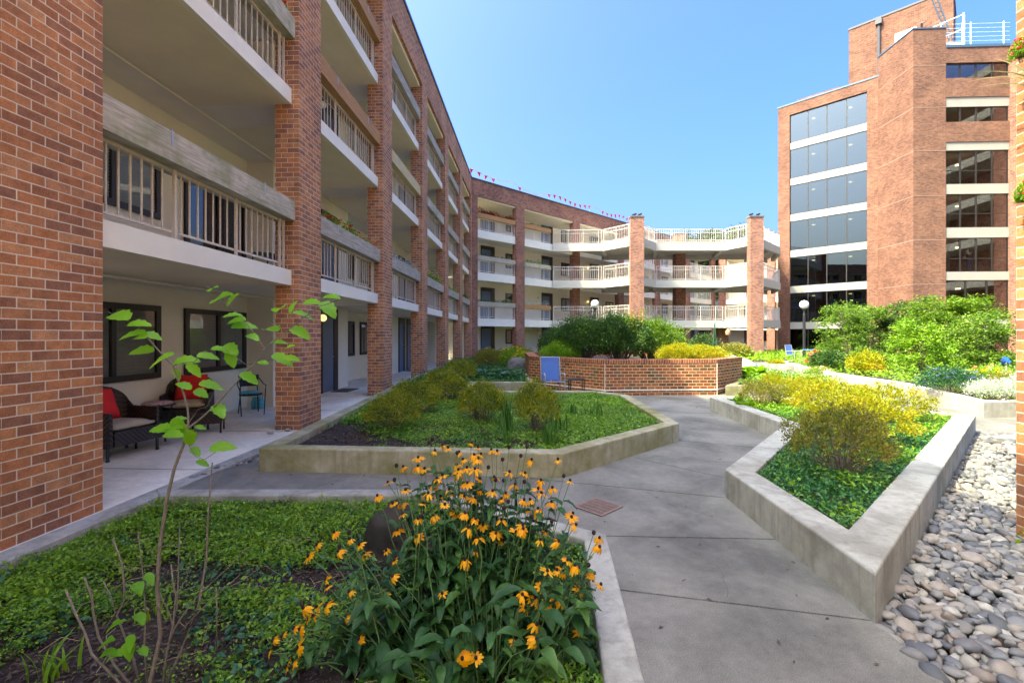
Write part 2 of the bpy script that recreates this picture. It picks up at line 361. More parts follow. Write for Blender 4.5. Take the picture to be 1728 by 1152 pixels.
def vnoise(x, y, s, seed=0):
    x = np.asarray(x)*s; y = np.asarray(y)*s; xi = np.floor(x).astype(int); yi = np.floor(y).astype(int); fx = x-xi; fy = y-yi
    h = lambda i, j: ((np.sin(i*127.1+j*311.7+seed*74.7)*43758.5453) % 1.0)
    fx = fx*fx*(3-2*fx); fy = fy*fy*(3-2*fy)
    return (h(xi,yi)*(1-fx)+h(xi+1,yi)*fx)*(1-fy)+(h(xi,yi+1)*(1-fx)+h(xi+1,yi+1)*fx)*fy
def inpoly(x, y, poly):
    r = np.zeros(len(x), bool); n = len(poly)
    for i in range(n):
        x1, y1 = poly[i][:2]; x2, y2 = poly[(i+1)%n][:2]
        c = ((y1 > y) != (y2 > y)) & (x < (x2-x1)*(y-y1)/((y2-y1) or 1e-9)+x1); r ^= c
    return r
def shrink(poly, d):
    n = len(poly); A = sum(poly[i][0]*poly[(i+1)%n][1]-poly[(i+1)%n][0]*poly[i][1] for i in range(n)); sg = 1 if A > 0 else -1
    out = []
    for i in range(n):
        p0, p1, p2 = Vector(poly[i-1][:2]), Vector(poly[i][:2]), Vector(poly[(i+1)%n][:2])
        e1 = (p1-p0).normalized(); e2 = (p2-p1).normalized(); n1 = Vector((-e1.y, e1.x))*sg; n2 = Vector((-e2.y, e2.x))*sg
        b = n1+n2; k = b.length_squared; b = b*(2/k) if k > .05 else n1
        out.append((p1.x+b.x*d, p1.y+b.y*d))
    return out
def copytree(o, parent=None):
    c = o.copy(); C.objects.link(c); c.parent = parent
    for ch in list(o.children): copytree(ch, c)
    return c
# ---------------------------------------------------------------- wing builder
ORD = ['ground', 'second', 'third', 'fourth']
NTH = ['first','second','third','fourth','fifth','sixth','seventh','eighth','ninth','tenth']
def rail(P, a0, a1, b, z, h, sp=.135, post_every=8, parent=None, mat='rail', bt=.008, pt=.016, posts_parts=True, top=True):
    m = MB(); m.box(P, a0, a1, b-.016, b+.016, z+.09, z+.115)
    if top: m.box(P, a0, a1, b-.022, b+.022, z+h-.035, z+h)
    n = max(2, int(round((a1-a0)/sp))); ps = []
    for i in range(n+1):
        a = a0+(a1-a0)*i/n
        if i % post_every == 0 or i == n: ps.append(min(max(a, a0+pt), a1-pt))
        else: m.box(P, a-bt, a+bt, b-bt, b+bt, z+.115, z+h-.035 if top else z+h)
    o = m.build('railing', mat, parent)
    q = MB()
    for a in ps:
        q.box(P, a-pt, a+pt, b-.034-pt, b-.034+pt, z, z+h)
        if posts_parts: q.build('post', mat, o); q = MB()
    if not posts_parts: q.build('post', mat, o)
    return o
def window(P, a0, a1, dep, z0, z1, parent, split=True, blind=True, fw=.095):
    # dep is the wall face; frame stands 25 mm proud
    q = MB(); q.box(P, a0+.01, a1-.01, dep-.004, dep-.0015, z0+.01, z1-.01)
    w = q.build('window', 'blind' if blind else 'idark', parent)
    m = MB(); m.box(P, a0, a1, dep-.05, dep-.003, z0, z0+fw); m.box(P, a0, a1, dep-.05, dep-.003, z1-fw, z1)
    m.box(P, a0, a0+fw, dep-.05, dep-.003, z0+fw, z1-fw); m.box(P, a1-fw, a1, dep-.05, dep-.003, z0+fw, z1-fw)
    if split: c = (a0+a1)/2; m.box(P, c-.04, c+.04, dep-.055, dep-.003, z0+fw, z1-fw)
    m.build('frame', 'frame', w)
    g = MB(); g.box(P, a0+fw, a1-fw, dep-.030, dep-.026, z0+fw, z1-fw)
    g.build('pane', 'pane', w)
    if blind:
        s_ = MB(); z = z0+fw+.02
        while z < z1-fw:
            p = [P(a0+fw, dep-.008, z), P(a1-fw, dep-.008, z), P(a1-fw, dep-.020, z+.034), P(a0+fw, dep-.020, z+.034)]
            s_.quadp(p, [(0,0)]*4); z += .05
        s_.build('blind', 'blind', w)
    return w
def door(P, a0, a1, dep, z0, parent, side=.22, h=2.13, flip=False):
    d0, d1 = (a0+.05, a1-.05-side) if not flip else (a0+.05+side, a1-.05)
    m = MB(); m.box(P, d0, d1, dep-.03, dep-.003, z0+.01, z0+h-.05)
    d = m.build('door', 'door', parent)
    f = MB(); f.box(P, a0, a1, dep-.05, dep-.003, z0+h-.05, z0+h+.22); f.box(P, a0, d0, dep-.05, dep-.003, z0, z0+h-.05) ; f.box(P, d1, a1, dep-.05, dep-.003, z0, z0+h-.05)
    f.build('door_frame', 'frame', d)
    hx = d1-.09
    k = MB(); k.tube([P(hx, dep-.03, z0+.98), P(hx, dep-.08, z0+.98), P(hx-.09, dep-.08, z0+.98)], .011); k.ball(P(hx, dep-.04, z0+1.15), .028, 8)
    k.build('handle', 'grey', d, True)
    return d
LAMPS = []
def walllamp(P, a, dep, z, parent, on=False):
    m = MB(); m.tube([P(a, dep, z+.02), P(a, dep-.10, z+.05)], .03, 8); m.build('wall_lamp', 'black', parent)
    l = parent.children[-1] if False else [o for o in C.objects if o.parent == parent][-1]
    g = MB(); g.ball(P(a, dep-.16, z), .095, 12); g.build('lamp_globe', 'globey' if on else 'globe', l, True)
class Wing:
    def __init__(s, name, label, O, ang, side, pillars, ppw, end, floors, fas, beam, roof, mats, depth=2.45, jogs=(), fullends=True, nearbays=3, start=None):
        """side=+1: outward normal lies to the right of the running direction"""
        s.u = (math.sin(ang), math.cos(ang)); s.n = (s.u[1]*side, -s.u[0]*side); s.O = O
        s.P = lambda t, d, z: (O[0]+s.u[0]*t-s.n[0]*d, O[1]+s.u[1]*t-s.n[1]*d, z)
        P = s.P; s.root = empty(name, label, 'building', (*O, 0)); inv = Matrix.Translation((-O[0], -O[1], 0))
        s.off = O; Pl = lambda t, d, z: (s.u[0]*t-s.n[0]*d, s.u[1]*t-s.n[1]*d, z); s.Pl = Pl
        st = pillars[0] if start is None else start
        for i, p in enumerate(pillars):
            m = MB(); m.box(Pl, p, p+ppw, 0, .41, -.05, beam); m.build('brick_pillar', mats['brick'], s.root)
        m = MB(); m.box(Pl, st, end, 0, .38, beam, roof); o = m.build('parapet', mats['brick'], s.root)
        m = MB(); m.box(Pl, st-.02, end+.02, -.04, .46, roof, roof+.09); m.build('coping', mats['cop'], o)
        m = MB(); m.box(Pl, st, end, .381, depth+6, beam+.30, beam+.55); m.build('roof', 'copd', s.root)
        # back wall following the jogs
        m = MB(); cur = st
        for a, b in jogs:
            if a > cur: m.box(Pl, cur, a, depth, depth+.15, -.05, beam+.3)
            m.box(Pl, max(a, st), b, depth-.59, depth+.1, -.05, beam+.298); cur = b
        if cur < end: m.box(Pl, cur, end, depth, depth+.15, -.05, beam+.3)
        m.build('stucco_wall', 'wall', s.root)
        s.pillars = pillars; s.ppw = ppw
        # slabs: one per bay per floor
        th = fas
        for k in range(1, 5):
            z1 = floors[k] if k < 4 else beam+.22; z0 = z1-th if k < 4 else beam-.12
            for i, p in enumerate(pillars):
                a0 = p+ppw; a1 = pillars[i+1] if i+1 < len(pillars) else end
                m = MB(); m.box(Pl, a0, a1, .13 if k < 4 else .10, .42, z0, z1 if k < 4 else beam-.002); 
                b0 = p if i else st
                m.box(Pl, b0, a1, .4201, depth-.001, z0+(0 if th < .4 else .25) if k < 4 else beam-.05, z1 if k < 4 else beam+.1)
                m.build('balcony_slab' if k < 4 else 'roof_soffit', mats['slab'] if k < 4 else 'soffit', s.root)
        # soffit skins in olive grey stucco
        if th < .4:
            for k in range(1, 4):
                z = floors[k]-th-.004
                for i, p in enumerate(pillars):
                    a0 = p+ppw; a1 = pillars[i+1] if i+1 < len(pillars) else end
                    m = MB(); m.box(Pl, a0+.01, a1-.01, .20, depth-.62, z, z+.003); m.build('soffit_panel', 'soffit', s.root)
                m = MB(); m.tube([Pl(st, depth-.66, z-.03), Pl(end, depth-.66, z-.03)], .02, 6); m.build('conduit', 'wall', s.root)
# ---------------------------------------------------------------- LEFT WING
ANG = math.radians(2.53); U = (math.sin(ANG), math.cos(ANG)); NV = (U[1], -U[0])
O1 = (-3.89*NV[0], -3.89*NV[1])
PW = .79; MOD = 4.27
pil1 = [3.17+MOD*i for i in range(-2, 7)]
jog1 = [(1.34-8.54, 5.44-8.54), (1.34, 5.44), (9.87, 13.98), (18.42, 22.52), (26.96, 29.9)]
FL1 = [0, 2.67, 5.70, 8.38]
lw = Wing('apartment_building', 'red brick apartment building with stacked balconies running down the left side', O1, ANG, 1, pil1, PW, 29.45, FL1, .255, 10.5, 11.68,
          {'brick':'brick','cop':'coping','slab':'slab'}, 2.45, jog1)
Pl = lw.Pl; D0 = 2.45; DJ = 1.86
for k in range(4):
    z = FL1[k]
    for a0, a1 in ((5.70,7.46),(15.32,15.92),(16.47,17.37),(22.78,24.54)): window(Pl, a0, a1, D0, z+.87, z+2.08, lw.root, split=(a1-a0) > 1)
    if k: 
        for a0, a1 in ((8.01,9.77),(25.09,26.8)):
            w = window(Pl, a0, a1, D0, z+.05, z+2.15, lw.root, blind=False)
    else: window(Pl, 8.01, 9.77, D0, .87, 2.08, lw.root); window(Pl, 25.09, 26.8, D0, .87, 2.08, lw.root)
    for a0, a1 in ((3.6,4.6),(12.13,13.15),(19.33,20.28),(20.58,21.53),(28.0,28.9)): door(Pl, a0, a1, DJ, z, lw.root)
    for a, on in ((11.95,True),(21.8,False),(27.7,False)): walllamp(Pl, a, DJ, z+2.05, lw.root, on and k == 0)
# railings and planter boxes
def planterbox(P, off, a0, a1, b0, b1, z0, z1, mat, label, cleats=True):
    r = tag(MBbox(P, a0, a1, b0, b1, z0, z1, mat), label, 'planter box', 'timber planter boxes along the balcony railings')
    r.location = (off[0], off[1], 0)
    if cleats:
        n = max(2, int((a1-a0)/1.2)); m = MB()
        for i in range(n):
            a = a0+(a1-a0)*(i+.5)/n; m.box(P, a-.016, a+.016, b0-.004, b0-.001, z1-.16, z1+.02); m.box(P, a-.016, a+.016, b0-.001, b0+.06, z1+.001, z1+.02)
        m.build('bracket', 'grey', r)
    return r
def MBbox(P, a0, a1, b0, b1, z0, z1, mat):
    m = MB(); t = .045
    m.box(P, a0, a1, b0, b0+t, z0, z1, uo=R.random()*9, vo=R.random()*5); m.box(P, a0, a1, b1-t, b1, z0, z1)
    m.box(P, a0, a0+t, b0+t, b1-t, z0, z1); m.box(P, a1-t, a1, b0+t, b1-t, z0, z1); m.box(P, a0+t, a1-t, b0+t, b1-t, z0, z0+t)
    o = m.build('planter_box', mat)
    s_ = MB(); s_.box(P, a0+t, a1-t, b0+t, b1-t, z0+t, z1-.05); s_.build('soil', 'soil', o)
    return o
def boxplants(P, off, a0, a1, b, z, kinds, label, dens=60, h=.18, trail=False, seed=1):
    """plants growing in a planter box: short stems with leaves and flowers"""
    rg = np.random.default_rng(seed); L = a1-a0; n = int(L*dens)
    t = rg.uniform(a0, a1, n); bb = b+rg.normal(0, .06, n); hh = h*(.3+.7*vnoise(t, bb, 2.3, seed))*rg.uniform(.5, 1.3, n)
    base = np.array([P(t[i], bb[i], z+max(.02,hh[i])*rg.uniform(.1,1)) for i in range(n)])
    base = np.repeat(base, 6, 0); D = rg.normal(size=base.shape); D[:,2] = np.abs(D[:,2])*.6
    V, T = leafgeo(base+rg.normal(0,.02,base.shape), D, .055*rg.uniform(.6,1.3,len(base)), .028)
    o = trimesh('box_flowers' if len(kinds) > 1 else 'box_greenery', V, T, kinds[0]); o.location = (off[0], off[1], 0)
    tag(o, label, 'plants', 'plants growing in the balcony planter boxes')
    for mt, cnt in kinds[1:]:
        fs = []; 
        for i in range(int(cnt*L)):
            t_ = rg.uniform(a0, a1); c = np.array(P(t_, b-.04+rg.normal(0,.06), z+h*(.35+.7*float(vnoise(t_, b, 2.3, seed)))*rg.uniform(.7,1.15)))
            k = 9; a = rg.uniform(0, 2*np.pi, k); D = np.stack([np.cos(a), np.sin(a), rg.uniform(-.5,.9,k)], 1)
            fs.append(leafgeo(np.repeat(c[None], k, 0), D, .04, .032, rng=rg))
        if fs: V, T = joing(fs); trimesh('blooms', V, T, mt, o)['kind'] = 'stuff'
    return o
bm_ = {(2,1):'wood',(3,1):'woodg',(3,0):'wood',(2,2):'woodo',(2,3):'woody',(3,2):'woodo'}
VIS = range(2, 8)
bayname = {2:'nearest bay', 3:'second nearest bay', 4:'third nearest bay', 5:'fourth nearest bay', 6:'fifth nearest bay', 7:'farthest bay by the corner'}
woodname = {'wood':'weathered mossy timber','woodg':'weathered grey timber','woodo':'orange stained timber','woody':'pale new timber'}
wmap = {(1,2):'wood',(2,2):'wood',(3,2):'woodg',(1,3):'woodg',(2,3):'woodo',(3,3):'woodo',(1,4):'woodg',(2,4):'woody',(3,4):'woodg'}
for i in range(8):
    a0 = pil1[i]+PW; a1 = pil1[i+1]
    for k in (1,2,3):
        rail(Pl, a0+.02, a1-.06, .26, FL1[k], .82, parent=lw.root)
        if i in VIS:
            wm = wmap.get((k,i), R.choice(['woodg','woodg','wood']))
            lab = f"{woodname[wm]} planter box on the left building, {ORD[k]} floor, {bayname[i]}"
            planterbox(Pl, O1, a0+.01, a1-.01, .06, .43, FL1[k]+.82, FL1[k]+1.15, wm, lab)
        elif i < 2: pass
zz = lambda k: FL1[k]+1.08
boxplants(Pl, O1, 12.5-4.2, 11.6, .25, zz(1), ['gcl',('redp',7),('orap',3),('pink',2)], 'bushy green plants with red blooms in the second floor box over the blue door', 110, .34, seed=3)
boxplants(Pl, O1, 12.6, 15.9, .25, zz(1), ['silver',('purp',5),('gcl',0)], 'grey green foliage with purple flowers in the second floor box of the third bay', 90, .30, seed=4)
boxplants(Pl, O1, 16.9, 20.2, .25, zz(1), ['gcl',('whip',12),('yelp',8),('pink',4)], 'tall white and yellow flowers in the second floor box of the fourth bay', 90, .50, seed=5)
boxplants(Pl, O1, 21.2, 24.3, .25, zz(1), ['gcl'], 'leafy green plants in the second floor box of the fifth bay', 90, .35, seed=6)
boxplants(Pl, O1, 25.5, 28.6, .25, zz(1), ['tree'], 'green plants in the second floor box of the sixth bay by the corner', 90, .35, seed=7)
boxplants(Pl, O1, 8.3, 11.6, .25, zz(2), ['silver'], 'low silvery plants in the orange third floor box of the second bay', 40, .16, seed=8)
boxplants(Pl, O1, 4.1, 7.3, .25, zz(1), ['az'], 'sparse mossy weeds along the nearest second floor box', 15, .05, seed=9)
boxplants(Pl, O1, 6.1, 7.35, .22, zz(2), ['gcl',('redp',8),('pink',4)], 'trailing green plant with red flowers in the nearest third floor box', 120, .22, seed=10)
boxplants(Pl, O1, 25.4, 28.6, .25, zz(3), ['gcl',('yelp',10)], 'yellow flowers in the fourth floor box of the sixth bay by the corner', 60, .3, seed=12)
# ---------------------------------------------------------------- REAR WING
A2 = math.radians(47.5); O2 = (-2.56, 29.3)
FL2 = [0, 2.72, 5.74, 8.52]
pil2 = [-.35, 3.9, 10.1, 16.3, 22.6, 28.9, 35.2]
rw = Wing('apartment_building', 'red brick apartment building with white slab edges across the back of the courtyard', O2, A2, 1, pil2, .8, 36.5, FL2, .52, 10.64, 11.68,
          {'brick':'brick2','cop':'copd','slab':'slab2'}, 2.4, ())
P2 = rw.Pl
for k in range(4):
    z = FL2[k]
    for j in range(6):
        t = 2.6+6.33*j
        if t < 35: door(P2, t, t+1.3, 2.4, z, rw.root, side=.32)
        if t+3.6 < 36: window(P2, t+2.4, t+3.6, 2.4, z+.95, z+2.05, rw.root, blind=(k+j) % 2 == 0)
        if t > 5: walllamp(P2, t-.45, 2.4, z+1.9, rw.root, j in (2,) and k < 3)
    if k:
        for i in range(6):
            a0 = pil2[i]+.8; a1 = pil2[i+1]
            if i == 0:
                rail(P2, a0, a1, .26, z, .80, parent=rw.root, mat='rail2')
            elif i == 1:
                rail(P2, a0, 7.6, .26, z, .80, parent=rw.root, mat='rail2')
            elif i > 2: rail(P2, a0, a1, .26, z, 1.06, parent=rw.root, mat='rail2')
mats2 = {1:('woodg','woodo'),2:('woodg','wood'),3:('woodo','woodo')}
for k in (1,2,3):
    z = FL2[k]
    planterbox(P2, O2, .5, 3.86, .06, .40, z+.80, z+1.1, mats2[k][0], f"{woodname[mats2[k][0]]} box on the rear building, {ORD[k]} floor, left of its first full pillar", False)
    planterbox(P2, O2, 4.75, 7.55, .06, .40, z+.80, z+1.1, mats2[k][1], f"{woodname[mats2[k][1]]} box on the rear building, {ORD[k]} floor, where the white walkway begins", False)
boxplants(P2, O2, .6, 3.8, .22, FL2[3]+1.05, ['rustl'], 'row of rust red leafy plants in the top left planter box of the rear building', 160, .45, seed=21)
boxplants(P2, O2, .6, 3.8, .22, FL2[2]+1.05, ['treef'], 'dull green plants in the third floor left planter box of the rear building', 70, .22, seed=22)
boxplants(P2, O2, .6, 3.8, .22, FL2[1]+1.05, ['tree'], 'grassy green plants in the second floor left planter box of the rear building', 90, .28, seed=23)
boxplants(P2, O2, 4.9, 7.4, .22, FL2[3]+1.05, ['treef'], 'low green plants in the top planter box of the rear building beside the walkway', 60, .2, seed=24)
boxplants(P2, O2, 4.9, 7.4, .22, FL2[2]+1.05, ['gc'], 'spreading green plants in the third floor box of the rear building beside the walkway', 80, .28, seed=25)
boxplants(P2, O2, 4.9, 7.4, .22, FL2[1]+1.05, ['silver',('whip',3)], 'mixed grey green plants in the second floor box of the rear building beside the walkway', 50, .4, seed=26)
# pennants strung along the rear roof
r = empty('pennant_string', 'string of small red pennants strung along the roof edge of the rear building', 'pennants', (*O2, 11.8))
m = MB(); pts = []
for i in range(33):
    t = -1+i*.62; z = .55+.10*math.sin(i*.9)+(-.25 if 8 < i < 13 else 0); pts.append((rw.u[0]*t-rw.n[0]*.4, rw.u[1]*t-rw.n[1]*.4, z))
m.tube(pts, .008, 4); m.build('cord', 'redf', r)
for i in range(0, 33):
    if i in (6,7,8,10,11,12,13,23,24): continue
    p = pts[i]; q = MB(); w = .15; dz = R.uniform(.26,.36); sx = R.uniform(-.08,.08)
    a = (p[0]-w*rw.u[0], p[1]-w*rw.u[1], p[2]); b = (p[0]+w*rw.u[0], p[1]+w*rw.u[1], p[2]+.02); c = (p[0]+sx, p[1]+sx*.6, p[2]-dz)
    n = Vector(rw.n+(0,)) if len(rw.n) == 2 else Vector(rw.n); n = Vector((rw.n[0], rw.n[1], 0))*.006
    A_ = [Vector(a), Vector(b), Vector(c)]; vs = [tuple(v+n) for v in A_]+[tuple(v-n) for v in A_]
    q.add(vs, [[0,1,2],[5,4,3],[0,3,4,1],[1,4,5,2],[2,5,3,0]]); q.build('pennant', 'redf', r)
for i in (5, 14, 22, 31):
    q = MB(); p = pts[i]; q.tube([(p[0],p[1],-.05),(p[0],p[1],p[2]+.05)], .018, 5); q.build('pole', 'grey', r)
# ---------------------------------------------------------------- FAR WING
A3 = math.radians(90+47.5); c35 = (O2[0]+rw.u[0]*36.1, O2[1]+rw.u[1]*36.1)
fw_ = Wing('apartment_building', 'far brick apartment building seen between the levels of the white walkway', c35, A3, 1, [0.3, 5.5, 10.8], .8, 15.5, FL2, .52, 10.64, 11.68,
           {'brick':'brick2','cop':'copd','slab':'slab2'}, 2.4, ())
for k in range(4):
    for j in range(2):
        door(fw_.Pl, 2.3+5.2*j, 3.6+5.2*j, 2.4, FL2[k], fw_.root); window(fw_.Pl, 4.1+5.2*j, 5.1+5.2*j, 2.4, FL2[k]+.95, FL2[k]+2.05, fw_.root, blind=False)
    if k:
        rail(fw_.Pl, 1.1, 5.5, .26, FL2[k], 1.06, parent=fw_.root, mat='rail2'); rail(fw_.Pl, 6.3, 10.8, .26, FL2[k], 1.06, parent=fw_.root, mat='rail2')
# ---------------------------------------------------------------- RIGHT BUILDING (only its last pillar is in view)
O5 = (3.93, 4.0)
AR = math.radians(180+2.53)
rt = Wing('apartment_building', 'brick apartment building whose corner pillar fills the right edge', (4.01, 3.62), AR, 1, [0, 4.27, 8.54, 12.81, 17.08], PW, 21.3, FL1, .255, 10.5, 11.68,
          {'brick':'brick','cop':'coping','slab':'slab'}, 2.45, ())
q = MB(); q.box(local((3.70, 3.25, 0), .04), 0, .30, -1.6, 0, 2.93, 4.6, uo=3); tag(q.build('timber_screen', 'woodo'), 'orange stained timber screen fixed high beside the corner pillar at the right edge', 'timber screen')
# ---------------------------------------------------------------- WALKWAY BRIDGE
br = empty('walkway_bridge', 'white three level walkway with railings between the rear building and the glazed tower', 'walkway', (12, 34, 0))
BO = (12, 34)
front = [(3.1,34.5),(6.83,34.3),(8.35,32.5),(9.35,32.5),(10.8,34.15),(15.9,34.15),(16.75,32.5),(17.7,32.5),(21.25,36.0),(22.6,39.3)]
back = [(22.6,40.3),(20.0,38.3),(12.0,38.3),(7.6,38.6)]
loc2 = lambda p: (p[0]-BO[0], p[1]-BO[1])
def seg(p, q_):
    d = Vector((q_[0]-p[0], q_[1]-p[1])); L_ = d.length; d.normalize(); p = loc2(p)
    return (lambda a, b, z: (p[0]+d.x*a-d.y*b, p[1]+d.y*a+d.x*b, z)), L_
for k in (1,2,3):
    z = FL2[k]; poly = [loc2(p) for p in front+back]
    m = MB(); m.prism(shrink(poly, .004), z-.22, z); dk = m.build('deck', 'deck', br)
    m = MB(); inner = shrink(poly, .22); no = len(front)
    nn = len(poly)
    A = poly
    for i in range(nn):
        if i == len(front)-1 or i == nn-1: continue
        j = (i+1) % nn
        m.quadp([(*A[i], z-.56),(*A[j], z-.56),(*A[j], z+.012),(*A[i], z+.012)], [(0,0)]*4)
        m.quadp([(*inner[i], z-.56),(*inner[j], z-.56),(*inner[j], z-.221),(*inner[i], z-.221)], [(0,0)]*4)
        m.quadp([(*A[i], z-.56),(*A[j], z-.56),(*inner[j], z-.56),(*inner[i], z-.56)], [(0,0)]*4)
        m.quadp([(*A[i], z+.012),(*A[j], z+.012),(*inner[j], z+.012),(*inner[i], z+.012)], [(0,0)]*4)
    m.build('edge_beam', 'deck', dk)
    m = MB()
    for x0, y0, x1, y1 in ((6.83,34.3,8,38.5),(10.8,34.2,12,38.3),(15.9,34.2,17,38.3),(20,35,20.5,38.3)):
        P_, L_ = seg((x0,y0),(x1,y1)); m.box(P_, .25, L_-.25, -.15, .15, z-.5, z-.221)
    m.build('cross_beam', 'deck', dk)
    for i in range(len(front)-1):
        if i in (2, 6): continue
        P_, L_ = seg(front[i], front[i+1]); rail(P_, .03, L_-.03, .12, z, 1.07, sp=.14, parent=br, mat='railw', bt=.008, pt=.02)
        m = MB(); m.box(P_, .03, L_-.03, .22, .25, z+.80, z+.84); m.build('handrail', 'railw', br)
    for i in range(len(back)-1):
        P_, L_ = seg(back[i], back[i+1]); rail(P_, .03, L_-.03, .12, z, 1.07, sp=.14, parent=br, mat='railw', bt=.008, pt=.02)
for x0, y0, top, wx, wy in ((8.38,32.05,10.0,.92,.5),(16.80,32.05,10.0,.92,.5),(13.45,37.35,10.0,.80,.8)):
    m = MB(); P_ = local((x0-BO[0], y0-BO[1], 0)); m.box(P_, 0, wx, 0, wy, 0, top-.08); p = m.build('brick_pillar', 'brick2', br)
    m = MB(); m.box(P_, -.04, wx+.04, -.04, wy+.04, top-.08, top+.02); m.build('cap', 'rockg', p)
for x0, y0, wx, wy in ((15.9,35.2,.85,.5),(18.9,36.0,.8,.5)):
    m = MB(); m.box(local((x0-BO[0], y0-BO[1], 0)), 0, wx, 0, wy, 0, 2.15); m.build('brick_pier', 'brick2', br)
for lab, x, y in (('left of two black floodlights on the left walkway pillar top',8.72,32.3),('right of two black floodlights on the left walkway pillar top',9.1,32.3),('left of two black floodlights on the right walkway pillar top',17.0,32.3),('right of two black floodlights on the right walkway pillar top',17.5,32.3)):
    r = empty('floodlight', lab, 'floodlight', (x, y, 10.02), R.uniform(-.5,.5))
    m = MB(); m.tube([(0,0,0),(0,0,.1)], .03, 6); m.build('bracket', 'black', r)
    m = MB(); m.tube([(-.14,-.05,.08),(.1,.03,.2)], [.09,.06], 8); m.build('lamp_head', 'black', r)
# ---------------------------------------------------------------- GLAZED TOWER
TA = (23.8, 39.0); TO = TA
V1 = (.695, -.719); N1 = (-.719, -.695)
tw = empty('glass_tower', 'tall brick and glass tower rising behind the trees on the right', 'building', (*TA, 0))
PG = lambda t, d, z: (V1[0]*t-N1[0]*d, V1[1]*t-N1[1]*d, z)            # glazed left wing, d = depth behind the face
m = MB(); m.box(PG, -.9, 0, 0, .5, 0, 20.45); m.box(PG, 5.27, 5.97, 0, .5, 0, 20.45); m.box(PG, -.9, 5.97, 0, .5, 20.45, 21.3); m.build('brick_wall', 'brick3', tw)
m = MB(); m.box(PG, -.95, 6.0, -.04, .55, 21.3, 21.42); m.build('coping', 'coping', tw)
m = MB(); m.box(PG, .2, 3.2, 1.5, 4, 21.3, 22.2); m.box(PG, -.9, 5.9, .51, 7, 20.6, 21.2); m.build('roof', 'brick3', tw)
for k in range(6):
    z0 = 2.14+3.07*k
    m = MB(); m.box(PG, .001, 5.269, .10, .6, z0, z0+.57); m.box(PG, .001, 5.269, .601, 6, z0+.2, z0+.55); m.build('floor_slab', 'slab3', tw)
def curtain(P, a0, a1, z0, z1, n, dep, parent, mids=(), mw=.035, gm='tpane'):
    g = MB(); g.box(P, a0, a1, dep+.03, dep+.036, z0, z1); w = g.build('window', gm, parent)
    m = MB()
    for i in range(n+1):
        a = a0+(a1-a0)*i/n; m.box(P, max(a0, a-mw), min(a1, a+mw), dep, dep+.09, z0+.05, z1-.05)
    m.box(P, a0, a1, dep-.001, dep+.09, z0, z0+.05); m.box(P, a0, a1, dep-.001, dep+.09, z1-.05, z1)
    for z in mids: m.box(P, a0, a1, dep+.01, dep+.08, z-.03, z+.03)
    m.build('frame', 'frame', w)
    return w
for k in range(7):
    z0 = 2.71+3.07*(k-1) if k else .3; z1 = 2.14+3.07*k if k < 6 else 20.45
    curtain(PG, .001, 5.269, z0, z1, 4, .14, tw)
m = MB(); m.box(PG, -.8, 5.9, 4.2, 4.4, 0, 20.6); m.box(PG, -.9, -.7, .5, 4.2, 0, 20.6); m.build('interior_wall', 'interior', tw)
for k in range(7):      # furniture of a sort behind the glass: railing and ceiling lamps
    z0 = 2.71+3.07*(k-1) if k else .1
    m = MB(); P_ = PG
    for a in (1.3, 3.9):
        c = PG(a, 2.0, z0+2.3); m.lathe(c, [(.12,0),(.12,.05)], 10)
    m.build('ceiling_lamp', 'lampon', tw)
    if k in (3,4,5,6): 
        m = MB(); m.box(PG, 2.6, 4.6, .9, .95, z0+.85, z0+.9); m.box(PG, 2.6, 4.6, .9, .95, z0+.1, z0+.15)
        for i in range(9): m.box(PG, 2.6+i*.24, 2.63+i*.24, .9, .95, z0+.15, z0+.85)
        m.build('inner_railing', 'white', tw)
# projecting brick bay: lit side, frontal side
L0 = (27.93-TO[0], 34.72-TO[1]); L1 = (27.79-TO[0], 31.52-TO[1]); L2 = (29.96-TO[0], 31.42-TO[1])
m = MB(); m.prism([L0, L1, L2, (30.3-TO[0], 36-TO[1])], 0, 22.75); m.build('brick_bay', 'brick3', tw)
m = MB(); m.prism(shrink([L0, L1, L2, (30.3-TO[0], 36-TO[1])], -.04), 22.75, 22.85); m.build('coping', 'coping', tw)
# expansion joints: slightly proud soldier bands on the bay
for z in (5.1, 8.15, 11.2, 14.3, 17.3, 20.2):
    m = MB(); m.prism(shrink([L0, L1, L2, (30.3-TO[0], 36-TO[1])], -.012), z, z+.05); m.build('joint_band', 'stonej', tw)
PR = lambda t, d, z: (L2[0]+U[1]*t+U[0]*d, L2[1]-U[0]*t+U[1]*d, z)
RW = 4.22
m = MB()
for z0, z1 in ((20.38,21.42),(18.02,19.33),(14.93,16.3)): m.box(PR, .001, RW, 0, .4, z0, z1)
m.build('brick_wall', 'brick3', tw)
m = MB(); m.box(PR, .001, RW, -.05, .45, 21.42, 21.6); m.build('coping', 'coping', tw)
for z0, z1 in ((17.36,18.02),(14.36,14.93),(11.35,12.03),(8.33,9.03),(5.40,5.98),(2.07,2.70),(0,.3)):
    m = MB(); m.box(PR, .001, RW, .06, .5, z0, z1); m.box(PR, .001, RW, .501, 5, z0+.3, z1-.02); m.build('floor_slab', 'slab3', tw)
for z0, z1, mids, n in ((19.33,20.38,(),4),(16.3,17.36,(),4),(12.03,14.36,(12.03+.95,),4),(9.03,11.35,(10.0,),4),(5.98,8.33,(6.9,),4),(2.70,5.40,(3.6,),3),(.3,2.07,(),2)):
    curtain(PR, .002, RW, z0, z1, n, .12, tw, mids, .05, 'tpane2')
m = MB(); m.box(PR, .002, RW, 4.5, 4.7, 0, 21.3); m.box(PR, .002, RW+4, .5, 5, 21.1, 21.3); m.build('interior_wall', 'interior', tw)
m = MB()
